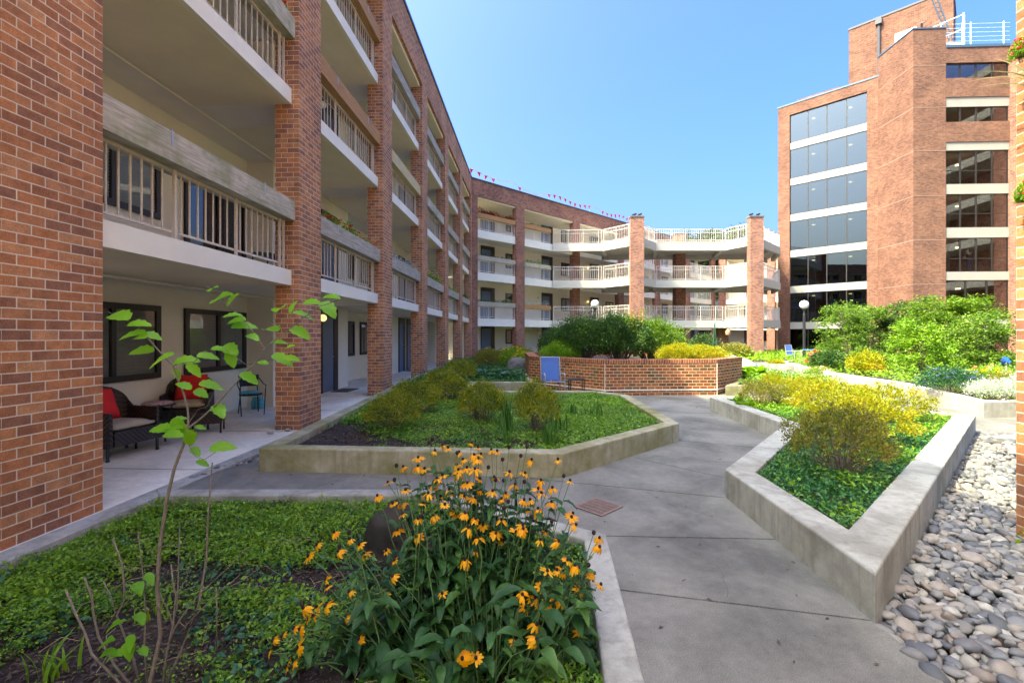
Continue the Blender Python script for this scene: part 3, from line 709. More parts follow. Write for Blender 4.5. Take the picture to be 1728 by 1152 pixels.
for z in (19.0,16.2,14.0,11.0,8.0,5.0):
    for a in (2.4,): m.lathe(PR(a, 1.8, z-.05), [(.14,0),(.14,.05)], 10)
m.build('ceiling_lamp', 'lampon', tw)
m = MB(); m.box(PR, RW, RW+.5, -.8, 0, 0, 21.42); m.box(PR, RW+2.5, RW+2.7, -9, -.8, 0, 21.42); m.box(PR, RW, RW+.5, 0, 5, 0, 21.3); m.build('brick_wall', 'brick2', tw)
m = MB()
for k in range(7): m.box(PR, RW+.05, RW+2.49, -9, -.81, 2.1+3.05*k, 2.7+3.05*k)
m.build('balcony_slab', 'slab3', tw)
m = MB(); m.box(PR, RW-.02, RW+.52, -.82, 0, 21.42, 21.6); m.build('coping', 'coping', tw)
# penthouse
PP = lambda t, d, z: (28.5-TO[0]+V1[0]*t-N1[0]*d, 38.5-TO[1]+V1[1]*t-N1[1]*d, z)
m = MB(); m.box(PP, 0, 6.35, 0, 4, 20.6, 27.35); m.build('penthouse', 'brick3', tw)
ph = [o for o in C.objects if o.parent == tw][-1]
m = MB(); m.box(PP, -.05, 6.4, -.05, 4.05, 27.35, 27.5); m.build('coping', 'copd', ph)
m = MB(); m.box(PP, 3.0, 4.3, -.03, -.001, 22.8, 25.6); m.build('door', 'white', ph)
m = MB(); m.tube([PP(2.0,-.12,20.7), PP(2.0,-.12,27.0)], .11, 8); m.box(PP, 1.8, 2.2, -.35, 0, 26.8, 27.34); m.build('downpipe', 'copd', ph)
m = MB(); m.tube([PP(4.6,-.05,25.4), PP(4.6,-.3,25.6), PP(4.75,-.35,25.5)], .06, 6); m.build('wall_lamp', 'copd', ph)
# roof railings and ladder
m = MB()
for z in (22.1,22.4,22.7,23.0,23.3):
    m.tube([PR(0.0,.4,z), PR(RW+.4,.4,z)], .011, 4)
for a in (0.02, 1.45, 2.0, 4.2): m.tube([PR(a,.4,21.5), PR(a,.4,23.4)], .03, 5)
for z in (22.5, 23.5):
    m.tube([PR(-1.2,.6,z-.6), PR(1.45,.3,z+.4)], .03, 5)
m.tube([PR(1.45,.3,21.6), PR(1.45,.3,24.0)], .05, 5); m.tube([PR(1.75,.6,21.6), PR(1.75,.6,24.0)], .04, 5); m.tube([PR(1.45,.3,23.95), PR(1.75,.6,23.95)], .03, 5)
m.box(PR, -.6, 1.5, .45, .8, 21.9, 22.05)
m.build('roof_railing', 'white', tw)
m = MB()
m2 = MB()
for s_ in (0, .42):
    m2.tube([PR(-.55+s_,.9,26.4), PR(1.2+s_*.6,.9,22.0)], .045, 5)
for i in range(15):
    f = i/14; m2.tube([PR(-.55+1.75*f,.9,26.4-4.4*f), PR(-.13+1.58*f,.9,26.4-4.4*f+.05)], .025, 4)
m2.build('ladder', 'coping', tw)
m = MB(); m.prism([(RW+29.96-TO[0]-.5, 36-TO[1]),(30.3-TO[0],36-TO[1]),(30.3-TO[0],44-TO[1]),(RW+29.96-TO[0]+4,44-TO[1])], 0, 21.1); m.build('rear_wall', 'brick3', tw)
# person standing behind the glass
def skinfig(name, joints, edges, mat, parent=None, sub=2, root=0):
    me = bpy.data.meshes.new(name); me.from_pydata([j[:3] for j in joints], edges, []); me.materials.append(M[mat])
    o = bpy.data.objects.new(name, me); C.objects.link(o); o.parent = parent
    sk = o.modifiers.new('Skin', 'SKIN'); 
    if not me.skin_vertices: bpy.context.view_layer.objects.active = o
    for i, j in enumerate(joints): me.skin_vertices[0].data[i].radius = (j[3], j[3]*(j[4] if len(j) > 4 else 1))
    me.skin_vertices[0].data[root].use_root = True
    su = o.modifiers.new('Sub', 'SUBSURF'); su.levels = sub; su.render_levels = sub
    return o
px = PR(2.35, .9, 0)
per = empty('person', 'person in a dark shirt and blue jeans leaning over behind the tower glass', 'person', (TO[0]+px[0], TO[1]+px[1], 5.97), 0)
J = [(0,0,.95,.13,1.1),(0,-.02,1.15,.125),(-.08,-.03,1.35,.16,.9),(-.13,-.04,1.46,.07),(-.2,-.06,1.56,.085),(-.22,-.07,1.66,.09),
     (.09,0,.9,.1),(.12,.03,.5,.07),(.13,.05,.08,.045),(.12,-.08,.04,.04),(-.09,0,.9,.1),(-.1,-.03,.5,.07),(-.1,0,.08,.045),(-.12,-.13,.04,.04),
     (.1,-.03,1.38,.065),(.26,-.08,1.2,.048),(.2,-.26,1.06,.035),(.17,-.33,1.05,.03),(-.26,-.03,1.36,.065),(-.42,-.08,1.16,.048),(-.38,-.26,1.02,.035),(-.36,-.33,1.01,.03)]
E_ = [(0,1),(1,2),(2,3),(3,4),(4,5),(0,6),(6,7),(7,8),(8,9),(0,10),(10,11),(11,12),(12,13),(2,14),(14,15),(15,16),(16,17),(2,18),(18,19),(19,20),(20,21)]
try:
    body = skinfig('body', J, E_, 'skin', per)
    m = MB(); m.ball((-.21,-.05,1.70), .105, 12, (1,1,.8)); m.build('hair', 'black', per, True)
    Js = [tuple(j[:3])+(j[3]*1.12,) for j in (J[0],J[1],J[2],J[14],J[15],J[18],J[19])]
    skinfig('shirt', Js, [(0,1),(1,2),(2,3),(3,4),(2,5),(5,6)], 'shirt', per)
    Js = [tuple(j[:3])+(j[3]*1.1,) for j in (J[0],J[6],J[7],J[8],J[10],J[11],J[12])]
    skinfig('jeans', Js, [(0,1),(1,2),(2,3),(0,4),(4,5),(5,6)], 'jean', per)
except Exception as e: print('person', e)
# ---------------------------------------------------------------- GROUND AND PATHS
def sheet(name, poly, z, mat, kind='structure', uvs=False):
    m = MB(); m.quadp([(p[0], p[1], z) for p in poly], [(p[0], p[1]) for p in poly]); return tag(m.build(name, mat), kind=kind)
def slabp(name, poly, z0, z1, mat):
    m = MB(); m.prism(poly, z0, z1); return tag(m.build(name, mat), kind='structure')
sheet('ground', [(-400,-400),(400,-400),(400,400),(-400,400)], -.30, 'soil')
def LP(s_, d): return (O1[0]+U[0]*s_+NV[0]*d, O1[1]+U[1]*s_+NV[1]*d)     # d>0 towards the court
slabp('walkway', [LP(-9,-2.6), LP(-9,.02), LP(31,.02), LP(31,-2.6)], -.28, 0, 'walk')
def strip(name, a, b, w, z0, z1, mat):
    m = MB(); m.prism([a, b, (b[0]+w[0], b[1]+w[1]), (a[0]+w[0], a[1]+w[1])], z0, z1)
    return tag(m.build(name, mat, bevel=.008, merge=True), kind='structure')
strip('kerb', LP(-5,.022), LP(30,.022), (NV[0]*.20, NV[1]*.20), -.28, .006, 'kerb')
# walkway joints
for s_ in np.arange(-1.2, 29, 2.13):
    m = MB(); m.prism([LP(s_,-2.4), LP(s_,.01), LP(s_+.012,.01), LP(s_+.012,-2.4)], .0015, .003); tag(m.build('joint', 'idark'), kind='structure')
# garden paths: slabs with real gaps between them
def X(x, y): return at(x, y)[:2]
gap = .008
pathpoly_all = [(-3.0,-1),(12,-1),(12,32),(-3.0,32)]
jl = [X(1050,995),X(1461,1045)],[X(985,903),X(1297,909)],[X(1050,822),X(1222,839)],[X(1071,772),X(1224,806)],[X(1147,743),X(1300,757)]
def lineY(j, x): (x0,y0),(x1,y1) = j; return y0+(y1-y0)*(x-x0)/(x1-x0)
xl, xr = -.55, 5.0
def band(j0, j1, x0, x1):
    a = [(x0, lineY(j0,x0)+gap), (x1, lineY(j0,x1)+gap)]; b = [(x1, lineY(j1,x1)-gap), (x0, lineY(j1,x0)-gap)]
    return a+b
m = MB()
jbot = [(-1,-1.2),(5,-1.0)]
js = [jbot]+list(jl)
pebedge = [X(1480,1050), X(1594,1152)]
def clipright(poly):
    # remove everything right of the path/pebble line and the planter wall
    (x0,y0),(x1,y1) = pebedge; dx, dy = x1-x0, y1-y0
    f = lambda p: (p[0]-x0)*dy-(p[1]-y0)*dx
    out = []
    for i in range(len(poly)):
        p, q_ = poly[i], poly[(i+1)%len(poly)]; fp, fq = f(p), f(q_)
        if fp >= 0: out.append(p)
        if fp*fq < 0: t = fp/(fp-fq); out.append((p[0]+(q_[0]-p[0])*t, p[1]+(q_[1]-p[1])*t))
    return out
def hclip(poly, a, b):
    # keep what lies to the right of a -> b
    dx, dy = b[0]-a[0], b[1]-a[1]; f = lambda p: (p[0]-a[0])*dy-(p[1]-a[1])*dx; out = []
    for i in range(len(poly)):
        p, q_ = poly[i], poly[(i+1)%len(poly)]; fp, fq = f(p), f(q_)
        if fp >= 0: out.append(p)
        if fp*fq < 0: t = fp/(fp-fq); out.append((p[0]+(q_[0]-p[0])*t, p[1]+(q_[1]-p[1])*t))
    return out
KR = [(.49,-.8),(.57,2.07)], [(.57,2.07),(.70,3.56)]
KD = [(.04,3.99),(.72,3.53)]; KD2 = (KD[0], KD[1])
b0 = clipright([(-.3,-1.2),(5,-1.0),(5, lineY(jl[0],5)-gap),(-.3, lineY(jl[0],-.3)-gap)])
b0 = hclip(hclip(b0, *KR[0]), *KR[1]); m.prism(b0, -.1, 0)
jb = [jl[0], jl[1], jl[2], jl[4]]
for i in range(3):
    b_ = band(jb[i], jb[i+1], .05, 4.6); b_ = hclip(b_, (7.5,7.43), (2.02,2.53))
    if i == 0: b_ = hclip(b_, *KR[1])
    if i == 1: b_ = hclip(b_, (1.40,3.07), (.04,3.99))
    m.prism(b_, -.1, 0)
# left arm in front of the centre planter, and the rest behind
yl = lineY(jl[1],.05)
v = X(951,806); 
m.prism([(-3.44,4.56),(-.84,4.56),(.03,3.99),(.03,6.2),(-3.0,6.2),(-3.44,5.3)], -.1, 0)
m.prism([(.05,lineY(jl[4],.05)+gap),(4.6,lineY(jl[4],4.6)+gap),(4.6,9.3),(.05,9.3)], -.1, 0)
for y0, y1 in ((9.32,10.8),(10.81,12.4),(12.41,14.5),(14.51,17),(17.01,20),(20.01,24),(24.01,31)):
    for x0, x1 in ((-1.3,2.0),(2.01,4.6),(4.61,7.6),(7.61,11.0),(11.01,15.0)):
        m.prism([(x0,y0),(x1,y0),(x1,y1),(x0,y1)], -.1, 0)
for y0, y1 in ((6.75,8.0),(8.01,9.3)): m.prism([(4.61,y0),(8.3,y0),(8.3,y1),(4.61,y1)], -.1, 0)
m.prism([(8.32,7.42),(13,7.42),(13,9.29),(8.32,9.29)], -.1, 0); m.prism([(11.02,9.31),(13,9.31),(13,10.3),(11.02,10.3)], -.1, -.002)
tag(m.build('path', 'path'), kind='structure')
sheet('path', [(-1.3,7.6),(15,7.6),(15,31),(-1.3,31)], -.05, 'path'); sheet('path', [(4.3,6.6),(8.2,6.9),(8.2,7.6),(4.3,7.6)], -.05, 'path')
q_ = jl[3]; m = MB(); d_ = Vector((q_[1][0]-q_[0][0], q_[1][1]-q_[0][1])).normalized()*.006
m.prism([(q_[0][0]-d_.y,q_[0][1]+d_.x),(q_[0][0]+d_.y,q_[0][1]-d_.x),(q_[1][0]+d_.y,q_[1][1]-d_.x),(q_[1][0]-d_.y,q_[1][1]+d_.x)], .001, .002); tag(m.build('joint', 'idark'), kind='structure')
m = MB(); m.prism([X(1644,737), (8.30,7.3), (12,7.3), (12,6.2), X(1728,741)], -.30, .004); tag(m.build('pavement', 'kerbw'), kind='structure')
sheet('path', [(7.7,7.2),(13,7.2),(13,11),(8.3,11)], -.045, 'path'); sheet('path', [(4.3,6.6),(8.0,6.9),(11,9),(11,16),(4.3,16)], -.06, 'path')
# beds: soil sheets
bedA = [(-3.66,4.56),(-.85,4.56),(-.03,3.93),(.56,3.42),(.40,1.6),(.30,-.6),(-3.75,-.6)]
bedB = [(-2.95,5.33),(.53,5.10),(2.45,6.87),(2.50,10.0),(1.9,10.7),(-1.05,10.75),(-1.1,12.8),(.55,12.9),(.55,24.5),(-2.0,25.5),(-2.55,24.0),(-3.0,14)]
bedC = [(2.15,4.46),(2.0,2.56),(7.45,7.42),(5.9,9.2),(4.2,9.55),(4.08,6.72)]
bedD = [(9.1,8.75),(10.45,12.3),(10.9,15.5),(13,22),(20,30),(24,31),(25,20),(17.5,9.6),(13.5,8.75)]
def wall(name, poly, w, z0, z1, mat, label, cat='planter wall', closed=True, skip=()):
    A = sum(poly[i][0]*poly[(i+1)%len(poly)][1]-poly[(i+1)%len(poly)][0]*poly[i][1] for i in range(len(poly)))
    if A < 0: poly = poly[::-1]; skip = [len(poly)-2-i if i < len(poly)-1 else len(poly)-1 for i in skip]
    inn = shrink(poly, w); m = MB(); n = len(poly)
    for i in range(n):
        if i in skip: continue
        j = (i+1)%n; a, b, c, d = poly[i], poly[j], inn[j], inn[i]
        m.quadp([(*a,z0),(*b,z0),(*b,z1),(*a,z1)], [(0,0)]*4); m.quadp([(*a,z1),(*b,z1),(*c,z1),(*d,z1)], [(0,0)]*4)
        m.quadp([(*d,z1),(*c,z1),(*c,z0),(*d,z0)], [(0,0)]*4); m.quadp([(*d,z0),(*c,z0),(*b,z0),(*a,z0)], [(0,0)]*4)
        if (i-1)%n in skip: m.quadp([(*a,z0),(*a,z1),(*d,z1),(*d,z0)], [(0,0)]*4)
        if j in skip: m.quadp([(*b,z1),(*b,z0),(*c,z0),(*c,z1)], [(0,0)]*4)
    return tag(m.build(name, mat, bevel=.014, merge=True), label, cat), inn
# front kerb around bed A, flush with the path
outerA = [(-3.62,4.63),(-.83,4.63),(.063,4.04),(.74,3.58),(.60,2.07),(.50,-.8),(-3.9,-.8)]
oA, inA = wall('garden_kerb', outerA, .18, -.28, .022, 'kerb', 'low concrete kerb edging the bed of orange flowers in the foreground', 'kerb', skip=(6,))
outerB = [(-2.95,5.30),(.573,5.06),(2.51,6.83),(2.58,10.06),(1.95,10.85),(-1.02,10.85),(-1.02,12.85),(.62,12.75),(.62,25),(-2.3,26),(-3.05,24.0),(-3.15,14)]
oB, inB = wall('concrete_planter', outerB, .20, -.2, .27, 'kerba', 'mossy low concrete planter wall around the centre left azalea bed', 'planter')
outerC = [(2.09,4.46),(1.997,2.50),(7.56,7.42),(6.0,9.5),(4.2,9.68),(4.04,6.74)]
oC, inC = wall('concrete_planter', outerC, .25, -.2, .275, 'kerb', 'grey zigzag concrete planter wall around the golden azaleas on the right', 'planter')
outerD = [(9.04,8.73),(10.45,12.3),(10.9,15.5),(13,22),(20,30),(24,31.2),(26,22),(18,9.3),(9.75,8.80)]
oD, inD = wall('concrete_planter', outerD, .22, -.2, .31, 'kerbw', 'sunlit pale concrete planter wall below the small trees by the tower', 'planter')
outerE = [(5.6,11.95),(9.3,12.15),(9.6,20),(6.9,20),(6.85,13.6)]
oE, inE = wall('concrete_planter', outerE, .18, -.2, .27, 'kerba', 'short concrete planter wall joining the right end of the octagonal brick planter', 'planter')
for nm, inn, z, sh in (('soil', inA, -.10, 0), ('soil', inB, .17, 0), ('soil', inC, .19, 0), ('soil', inD, .22, 0), ('soil', inE, .2, 0)):
    o = sheet(nm, shrink(inn, -.02), z, 'soil'); 
# brick octagon planter
oct_ = [(.53,14.0),(2.43,11.92),(5.46,12.12),(6.8,13.45),(6.85,17.2),(5.4,19.2),(2.4,19.2),(.5,17.2)]
bp = empty('brick_planter', 'octagonal red brick planter with soldier course top behind the blue chair', 'planter', (3.7, 15.5, 0))
oc = [(p[0]-3.7, p[1]-15.5) for p in oct_]; ins = shrink(oc, .30)
m = MB(); n = 8; u = 0
for i in range(n):
    j = (i+1)%n; l = math.hypot(oc[j][0]-oc[i][0], oc[j][1]-oc[i][1])
    m.quadp([(*oc[i],-.1),(*oc[j],-.1),(*oc[j],.85),(*oc[i],.85)], [(u,-.1),(u+l,-.1),(u+l,.85),(u,.85)])
    m.quadp([(*ins[i],0),(*ins[j],0),(*ins[j],.85),(*ins[i],.85)], [(u,0),(u+l,0),(u+l,.85),(u,.85)]); u += l
m.build('brick_wall', 'brickp', bp)
m = MB(); o2 = shrink(oc, -.012); u = 0
for i in range(n):
    j = (i+1)%n; l = math.hypot(oc[j][0]-oc[i][0], oc[j][1]-oc[i][1])
    m.quadp([(*o2[i],.85),(*o2[j],.85),(*o2[j],.945),(*o2[i],.945)], [(u,.01),(u+l,.01),(u+l,.1),(u,.1)])
    m.quadp([(*o2[i],.945),(*o2[j],.945),(*ins[j],.945),(*ins[i],.945)], [(u,.01),(u+l,.01),(u+l,.29),(u,.29)])
    m.quadp([(*o2[i],.85),(*o2[j],.85),(*oc[j],.8501),(*oc[i],.8501)], [(0,0)]*4)
    m.quadp([(*ins[i],.80),(*ins[j],.80),(*ins[j],.945),(*ins[i],.945)], [(u,.01),(u+l,.01),(u+l,.1),(u,.1)]); u += l
m.build('rowlock_cap', 'cap', bp)
m = MB(); o3 = shrink(oc, -.02)
for i in range(n):
    j = (i+1)%n
    m.quadp([(*o3[i],.13),(*o3[j],.13),(*o3[j],.155),(*o3[i],.155)], [(0,0)]*4); m.quadp([(*o3[i],.155),(*o3[j],.155),(*oc[j],.156),(*oc[i],.156)], [(0,0)]*4)
    m.quadp([(*o3[i],.13),(*o3[j],.13),(*oc[j],.129),(*oc[i],.129)], [(0,0)]*4)
m.build('drip_course', 'stonepot', bp)
m = MB()
for i in (1,2): m.tube([(oc[i][0],oc[i][1]-.005,0),(oc[i][0],oc[i][1]-.003,.85)], .009, 6)
m.build('corner_joint', 'stonepot', bp)
m = MB(); m.prism(ins, .3, .74); m.build('soil', 'soil', bp)
m = MB(); m.box(local((.53,14.0,0),.78), -.12, .32, -.12, .0, 0, 1.0); 
# round concrete planter, rocks, grate
def rock(name, c, s, mat, label, cat='boulder', seed=1, sub=4):
    bm = bmesh.new(); bmesh.ops.create_icosphere(bm, subdivisions=sub, radius=1)
    from mathutils import noise as mn
    for v in bm.verts:
        d = v.co.copy(); k = 1+.28*mn.noise(d*1.3+Vector((seed*7,0,0)))+.12*mn.noise(d*4+Vector((0,seed*3,0)))+.05*mn.noise(d*11)
        v.co = Vector((d.x*s[0]*k, d.y*s[1]*k, d.z*s[2]*k))
    me = bpy.data.meshes.new(name); bm.to_mesh(me); bm.free(); me.materials.append(M[mat])
    me.polygons.foreach_set('use_smooth', [True]*len(me.polygons))
    o = bpy.data.objects.new(name, me); C.objects.link(o); o.location = c
    return tag(o, label, cat) if label else o
rock('boulder', (-.88,3.4,.05), (.21,.2,.27), 'rock', 'dark pitted boulder half hidden behind the orange flowers')
rock('boulder', (8.2,16.6,.40), (.75,.5,.42), 'rockl', 'pale grey boulder among leafy plants beyond the brick planter', seed=5)
rock('boulder', (.2,17.5,.28), (.5,.4,.42), 'rockg', 'rounded grey boulder behind the hostas left of the brick planter', seed=8)
m = MB(); m.lathe((0,0,0), [(.80,0),(.82,.30),(.80,.32),(.66,.32),(.64,.22)], 10); rp = m.build('round_planter', 'kerb'); rp.location = (12.2,20.6,0); tag(rp, 'faceted round concrete planter low on the path before the lamp post', 'planter')
m = MB(); m.lathe((0,0,0), [(.63,.1),(.63,.24)], 10); s_ = m.build('soil', 'soil', rp)
g4 = [X(972,856), X(1003,841), X(1047,855), X(1017,871)]
gx = (sum(p[0] for p in g4)/4, sum(p[1] for p in g4)/4); e = (g4[2][0]-g4[1][0], g4[2][1]-g4[1][1]); gr = math.atan2(e[1], e[0])
r = empty('drain_grate', 'rusty rectangular drain grate set in the concrete path', 'drain grate', (*gx, .002), gr)
gl, gw_ = math.hypot(*e), math.hypot(g4[1][0]-g4[0][0], g4[1][1]-g4[0][1])
m = MB(); m.box(W, -gl/2, gl/2, -gw_/2, gw_/2, 0, .002); m.build('pit', 'black', r)
m = MB(); 
for sx in (-1,1): m.box(W, sx*gl/2-.012, sx*gl/2+.012, -gw_/2-.012, gw_/2+.012, .0021, .008); m.box(W, -gl/2+.012, gl/2-.012, sx*gw_/2-.012, sx*gw_/2+.012, .0021, .008)
for i in range(1, 18): a = -gl/2+gl*i/18; m.box(W, a-.005, a+.005, -gw_/2+.012, gw_/2-.012, .0021, .007)
for i in range(1, 5): b = -gw_/2+gw_*i/5; m.box(W, -gl/2+.012, gl/2-.012, b-.007, b+.007, .0071, .0085)
m.build('grate_bars', 'rust', r)
# ---------------------------------------------------------------- PEBBLES
pebs = []
def pebmesh(seed):
    from mathutils import noise as mn
    bm = bmesh.new(); bmesh.ops.create_icosphere(bm, subdivisions=3, radius=1)
    for v in bm.verts:
        k = 1+.22*mn.noise(v.co*.9+Vector((seed*5.1,0,0)))+.05*mn.noise(v.co*3+Vector((0,seed,0))); v.co *= k
    co = np.array([v.co[:] for v in bm.verts]); T = np.array([[v.index for v in f.verts] for f in bm.faces]); bm.free(); return co, T
PM = [pebmesh(i) for i in range(10)]
pebpoly = [X(1479,1051), X(1644,738), (8.4,6.9), (9.6,6.0), (9.5,-.2), (2.1,-.2), X(1620,1180), X(1594,1152)]
pebpoly = [X(1479,1051), X(1644,727), X(1728,731), (5.2,3.6), (4.35,3.6), (4.35,.6), (2.4,.6), X(1594,1152)]
def pebbles(poly, z, sp, smin, smax, seed):
    rg = np.random.default_rng(seed); xs = [p[0] for p in poly]; ys = [p[1] for p in poly]; out = []
    for layer, (dz, k) in enumerate(((-.035,1.0),(0,1.0),(.022,.55))):
        gx_, gy_ = np.meshgrid(np.arange(min(xs), max(xs), sp), np.arange(min(ys), max(ys), sp)); 
        x = (gx_+rg.uniform(-.45,.45,gx_.shape)*sp).ravel(); y = (gy_+rg.uniform(-.45,.45,gy_.shape)*sp).ravel()
        ok = inpoly(x, y, poly) & (rg.random(len(x)) < k)
        for a, b in zip(x[ok], y[ok]):
            r_ = rg.uniform(smin, smax)*rg.choice([.6,.8,1,1.0,1.35]); out.append((a, b, z+dz+rg.uniform(-.01,.01), r_))
    return out, rg
pl, rg = pebbles(pebpoly, -.036, .060, .024, .041, 5)
def pebxf(p, rg):
    a, b, z, r_ = p; S = np.array([r_*rg.uniform(1.0,1.5), r_*rg.uniform(.75,1.05), r_*rg.uniform(.5,.75)])
    e = Matrix.Rotation(rg.uniform(0,6.28), 3, 'Z') @ Matrix.Rotation(rg.normal(0,.3), 3, 'X') @ Matrix.Rotation(rg.normal(0,.3), 3, 'Y')
    return S, e
pl.sort(key=lambda p: (0 if p[2] > -.075 else 1, (p[0]**2+p[1]**2)-p[3]*20))
pm = []
for i, (co, T) in enumerate(PM):
    me = bpy.data.meshes.new('pebble'); me.from_pydata(co.tolist(), [], T.tolist()); me.polygons.foreach_set('use_smooth', [True]*len(T)); me.materials.append(M['peb']); pm.append(me)
tagp = ('smooth river pebble in the bed between the right planter wall and the corner pillar', 'pebble', 'river pebbles beside the right planter wall')
vis = [p for p in pl if p[1] > 1.75 and (p[0]/p[1]) < 1.14]
near = set(id(p) for p in vis[:290])
gs = []
for p in pl:
    S, e = pebxf(p, rg)
    if id(p) in near:
        o = bpy.data.objects.new('pebble', pm[rg.integers(10)]); C.objects.link(o); o.matrix_world = Matrix.Translation(p[:3]) @ e.to_4x4() @ Matrix.Diagonal((*S,1)); tag(o, *tagp)
    else:
        co, T = PM[rg.integers(10)]; E3 = np.array(e); gs.append((co*S @ E3.T+np.array(p[:3]), T))
V, T = joing(gs); o = trimesh('pebble_bed', V, T, 'peb', smooth=True); tag(o, 'bed of river pebbles beside the right planter wall', 'pebbles', kind='stuff')
# small stone strips: along the left kerb and past the pavement
for nm, poly, lab in (('gravel', [X(368,794),X(436,765),(-2.97,5.3),(-3.05,7.5),(-3.1,12),(-3.38,12),(-3.48,7.5),(-3.55,5.0)], 'small grey stones in the gap between the left walkway kerb and the centre planter'),
                      ('gravel', [(9.3,8.2),(9.9,8.75),(12.5,8.9),(12.5,7.6),(9.6,7.6)], 'stones at the foot of the sunlit planter near the right pillar')):
    p2, rg = pebbles(poly, -.03 if poly[0][0] < 0 else .0, .055, .02, .036, 9); gs = []
    for p in p2:
        S, e = pebxf(p, rg); co, T = PM[rg.integers(10)]; gs.append((co*S @ np.array(e).T+np.array(p[:3]), T))
    V, T = joing(gs); tag(trimesh(nm, V, T, 'peb', smooth=True), lab, 'gravel', kind='stuff')
for i, (x, y) in enumerate(((457,727),(473,720),(487,722),(492,717),(515,713),(523,711))):
    o = bpy.data.objects.new('loose_stone', pm[i]); C.objects.link(o); p = at(x-2, y+4, .01); o.location = (p[0]*.998, p[1], .025); o.scale = (.055,.04,.022); o.rotation_euler = (0,0,i); tag(o, 'flat loose stone lying on the kerb at the foot of the second brick pillar', 'stone', 'loose stones on the kerb at the brick pillar')
# ---------------------------------------------------------------- VEGETATION
def shrubgeo(seed, rx, ry, h, ncl, per, ls, lw, base=.12, flat=.35, tuft=.035, up=.6):
    """rounded shrub: tufts of small leaves through an uneven dome, on real twigs"""
    rg = np.random.default_rng(seed)
    th = rg.uniform(0, 2*np.pi, ncl); ph = np.arccos(rg.uniform(-.15, 1, ncl)); rr = rg.uniform(.62, 1.0, ncl)**.6
    lump = .62+.42*vnoise(np.cos(th)*1.7+5+ph, np.sin(th)*1.7+5, 2.1, seed)+.30*vnoise(np.cos(th)*3+9+ph*2, np.sin(th)*3+ph*1.5, 2.5, seed+3)
    r = rr*lump
    P_ = np.stack([rx*r*np.sin(ph)*np.cos(th), ry*r*np.sin(ph)*np.sin(th), base+(h-base)*(.30+.70*r*np.cos(ph)*1.0)], 1)
    P_[:,2] = np.maximum(P_[:,2]+rg.normal(0,.015,ncl), .03)
    out = unit(P_-np.array([0,0,h*.25]))
    Cc = np.repeat(P_, per, 0)+rg.normal(0, tuft, (ncl*per,3)); D = np.repeat(out, per, 0)+rg.normal(0,.75,(ncl*per,3)); D[:,2] += up*.5
    L = ls*rg.uniform(.6,1.3,len(Cc))
    V, T = leafgeo(Cc, D, L, L*lw/ls, rng=rg)
    return V, T, P_
def twigs(P_, n, seed, r0=.012, base=.20, name='stems', mat='bark', parent=None, mid=.5):
    rg = random.Random(seed); m = MB()
    for i in rg.sample(range(len(P_)), min(n, len(P_))):
        p = Vector(P_[i]); b = Vector((p.x*base+rg.uniform(-.03,.03), p.y*base+rg.uniform(-.03,.03), -.02))
        c = Vector((p.x*.45, p.y*.45, p.z*.5))+Vector((rg.uniform(-.05,.05),)*3)*.6
        m.tube([b, c, p], [r0, r0*.6, r0*.2], 4, False)
    return m.build(name, mat, parent)
PROTO = {}
def shrub(kind, mat, loc, scale, rz, label, group=None, name='shrub', cat='shrub', **kw):
    if kind not in PROTO:
        V, T, P_ = shrubgeo(**kw); o = empty(name, label, cat); f = trimesh('foliage', V, T, mat, o); twigs(P_, 60, 3, parent=o, r0=kw['h']*.013); PROTO[kind] = o
    else:
        o = copytree(PROTO[kind])
        if kind and o.name.split('.')[0] != name: o.name = name
        if 'group' in o: del o['group']
    f = [c for c in o.children if c.name.startswith('foliage')][0]
    if f.data.materials[0] != M[mat]: f.data = f.data.copy(); f.data.materials[0] = M[mat]
    o.location = loc; o.rotation_euler = (0,0,rz); o.scale = scale if hasattr(scale,'__len__') else (scale,)*3
    return tag(o, label, cat, group)
AZ = dict(seed=3, rx=.5, ry=.5, h=.72, ncl=620, per=9, ls=.038, lw=.019, tuft=.022)
AZ2 = dict(seed=8, rx=.52, ry=.48, h=.66, ncl=620, per=9, ls=.038, lw=.019, tuft=.022)
GA = 'azalea bushes in the centre left planter'
for kind, kw, mat, loc, sc_, lab in (
    ('a1',AZ,'az',(-1.78,6.75,.17),(.85,.85,.76),'olive azalea bush nearest the mulch corner of the centre planter'),
    ('a2',AZ2,'az',(-1.72,8.1,.17),(.95,.95,.9),'olive azalea bush second back along the left kerb'),
    ('a1',AZ,'az',(-1.35,9.7,.17),(.95,.95,.85),'olive azalea bush third back along the left kerb'),
    ('a2',AZ2,'az',(-1.75,11.6,.17),(1.0,1.0,.85),'olive azalea bush fourth back along the left kerb'),
    ('a1',AZ,'az',(-1.6,13.6,.17),(1.1,1.1,.85),'olive azalea bush fifth back along the left kerb'),
    ('a2',AZ2,'az',(-1.8,16.2,.17),(1.2,1.1,.85),'small olive azalea bush farthest back beside the hostas'),
    ('a2',AZ2,'az',(-.50,7.35,.17),(.82,.82,.98),'upright olive azalea bush standing alone in the middle of the centre planter'),
    ('a1',AZ,'az',(.36,6.5,.17),(.62,.62,1.05),'narrow olive azalea bush among iris leaves in front of the blue chair')):
    shrub(kind, mat, loc, sc_, R.uniform(0,6), lab, GA, 'azalea_bush', 'azalea', **kw)
GR = 'azalea bushes in the zigzag planter'
AR_ = dict(seed=5, rx=.56, ry=.56, h=.66, ncl=640, per=9, ls=.034, lw=.017, tuft=.02)
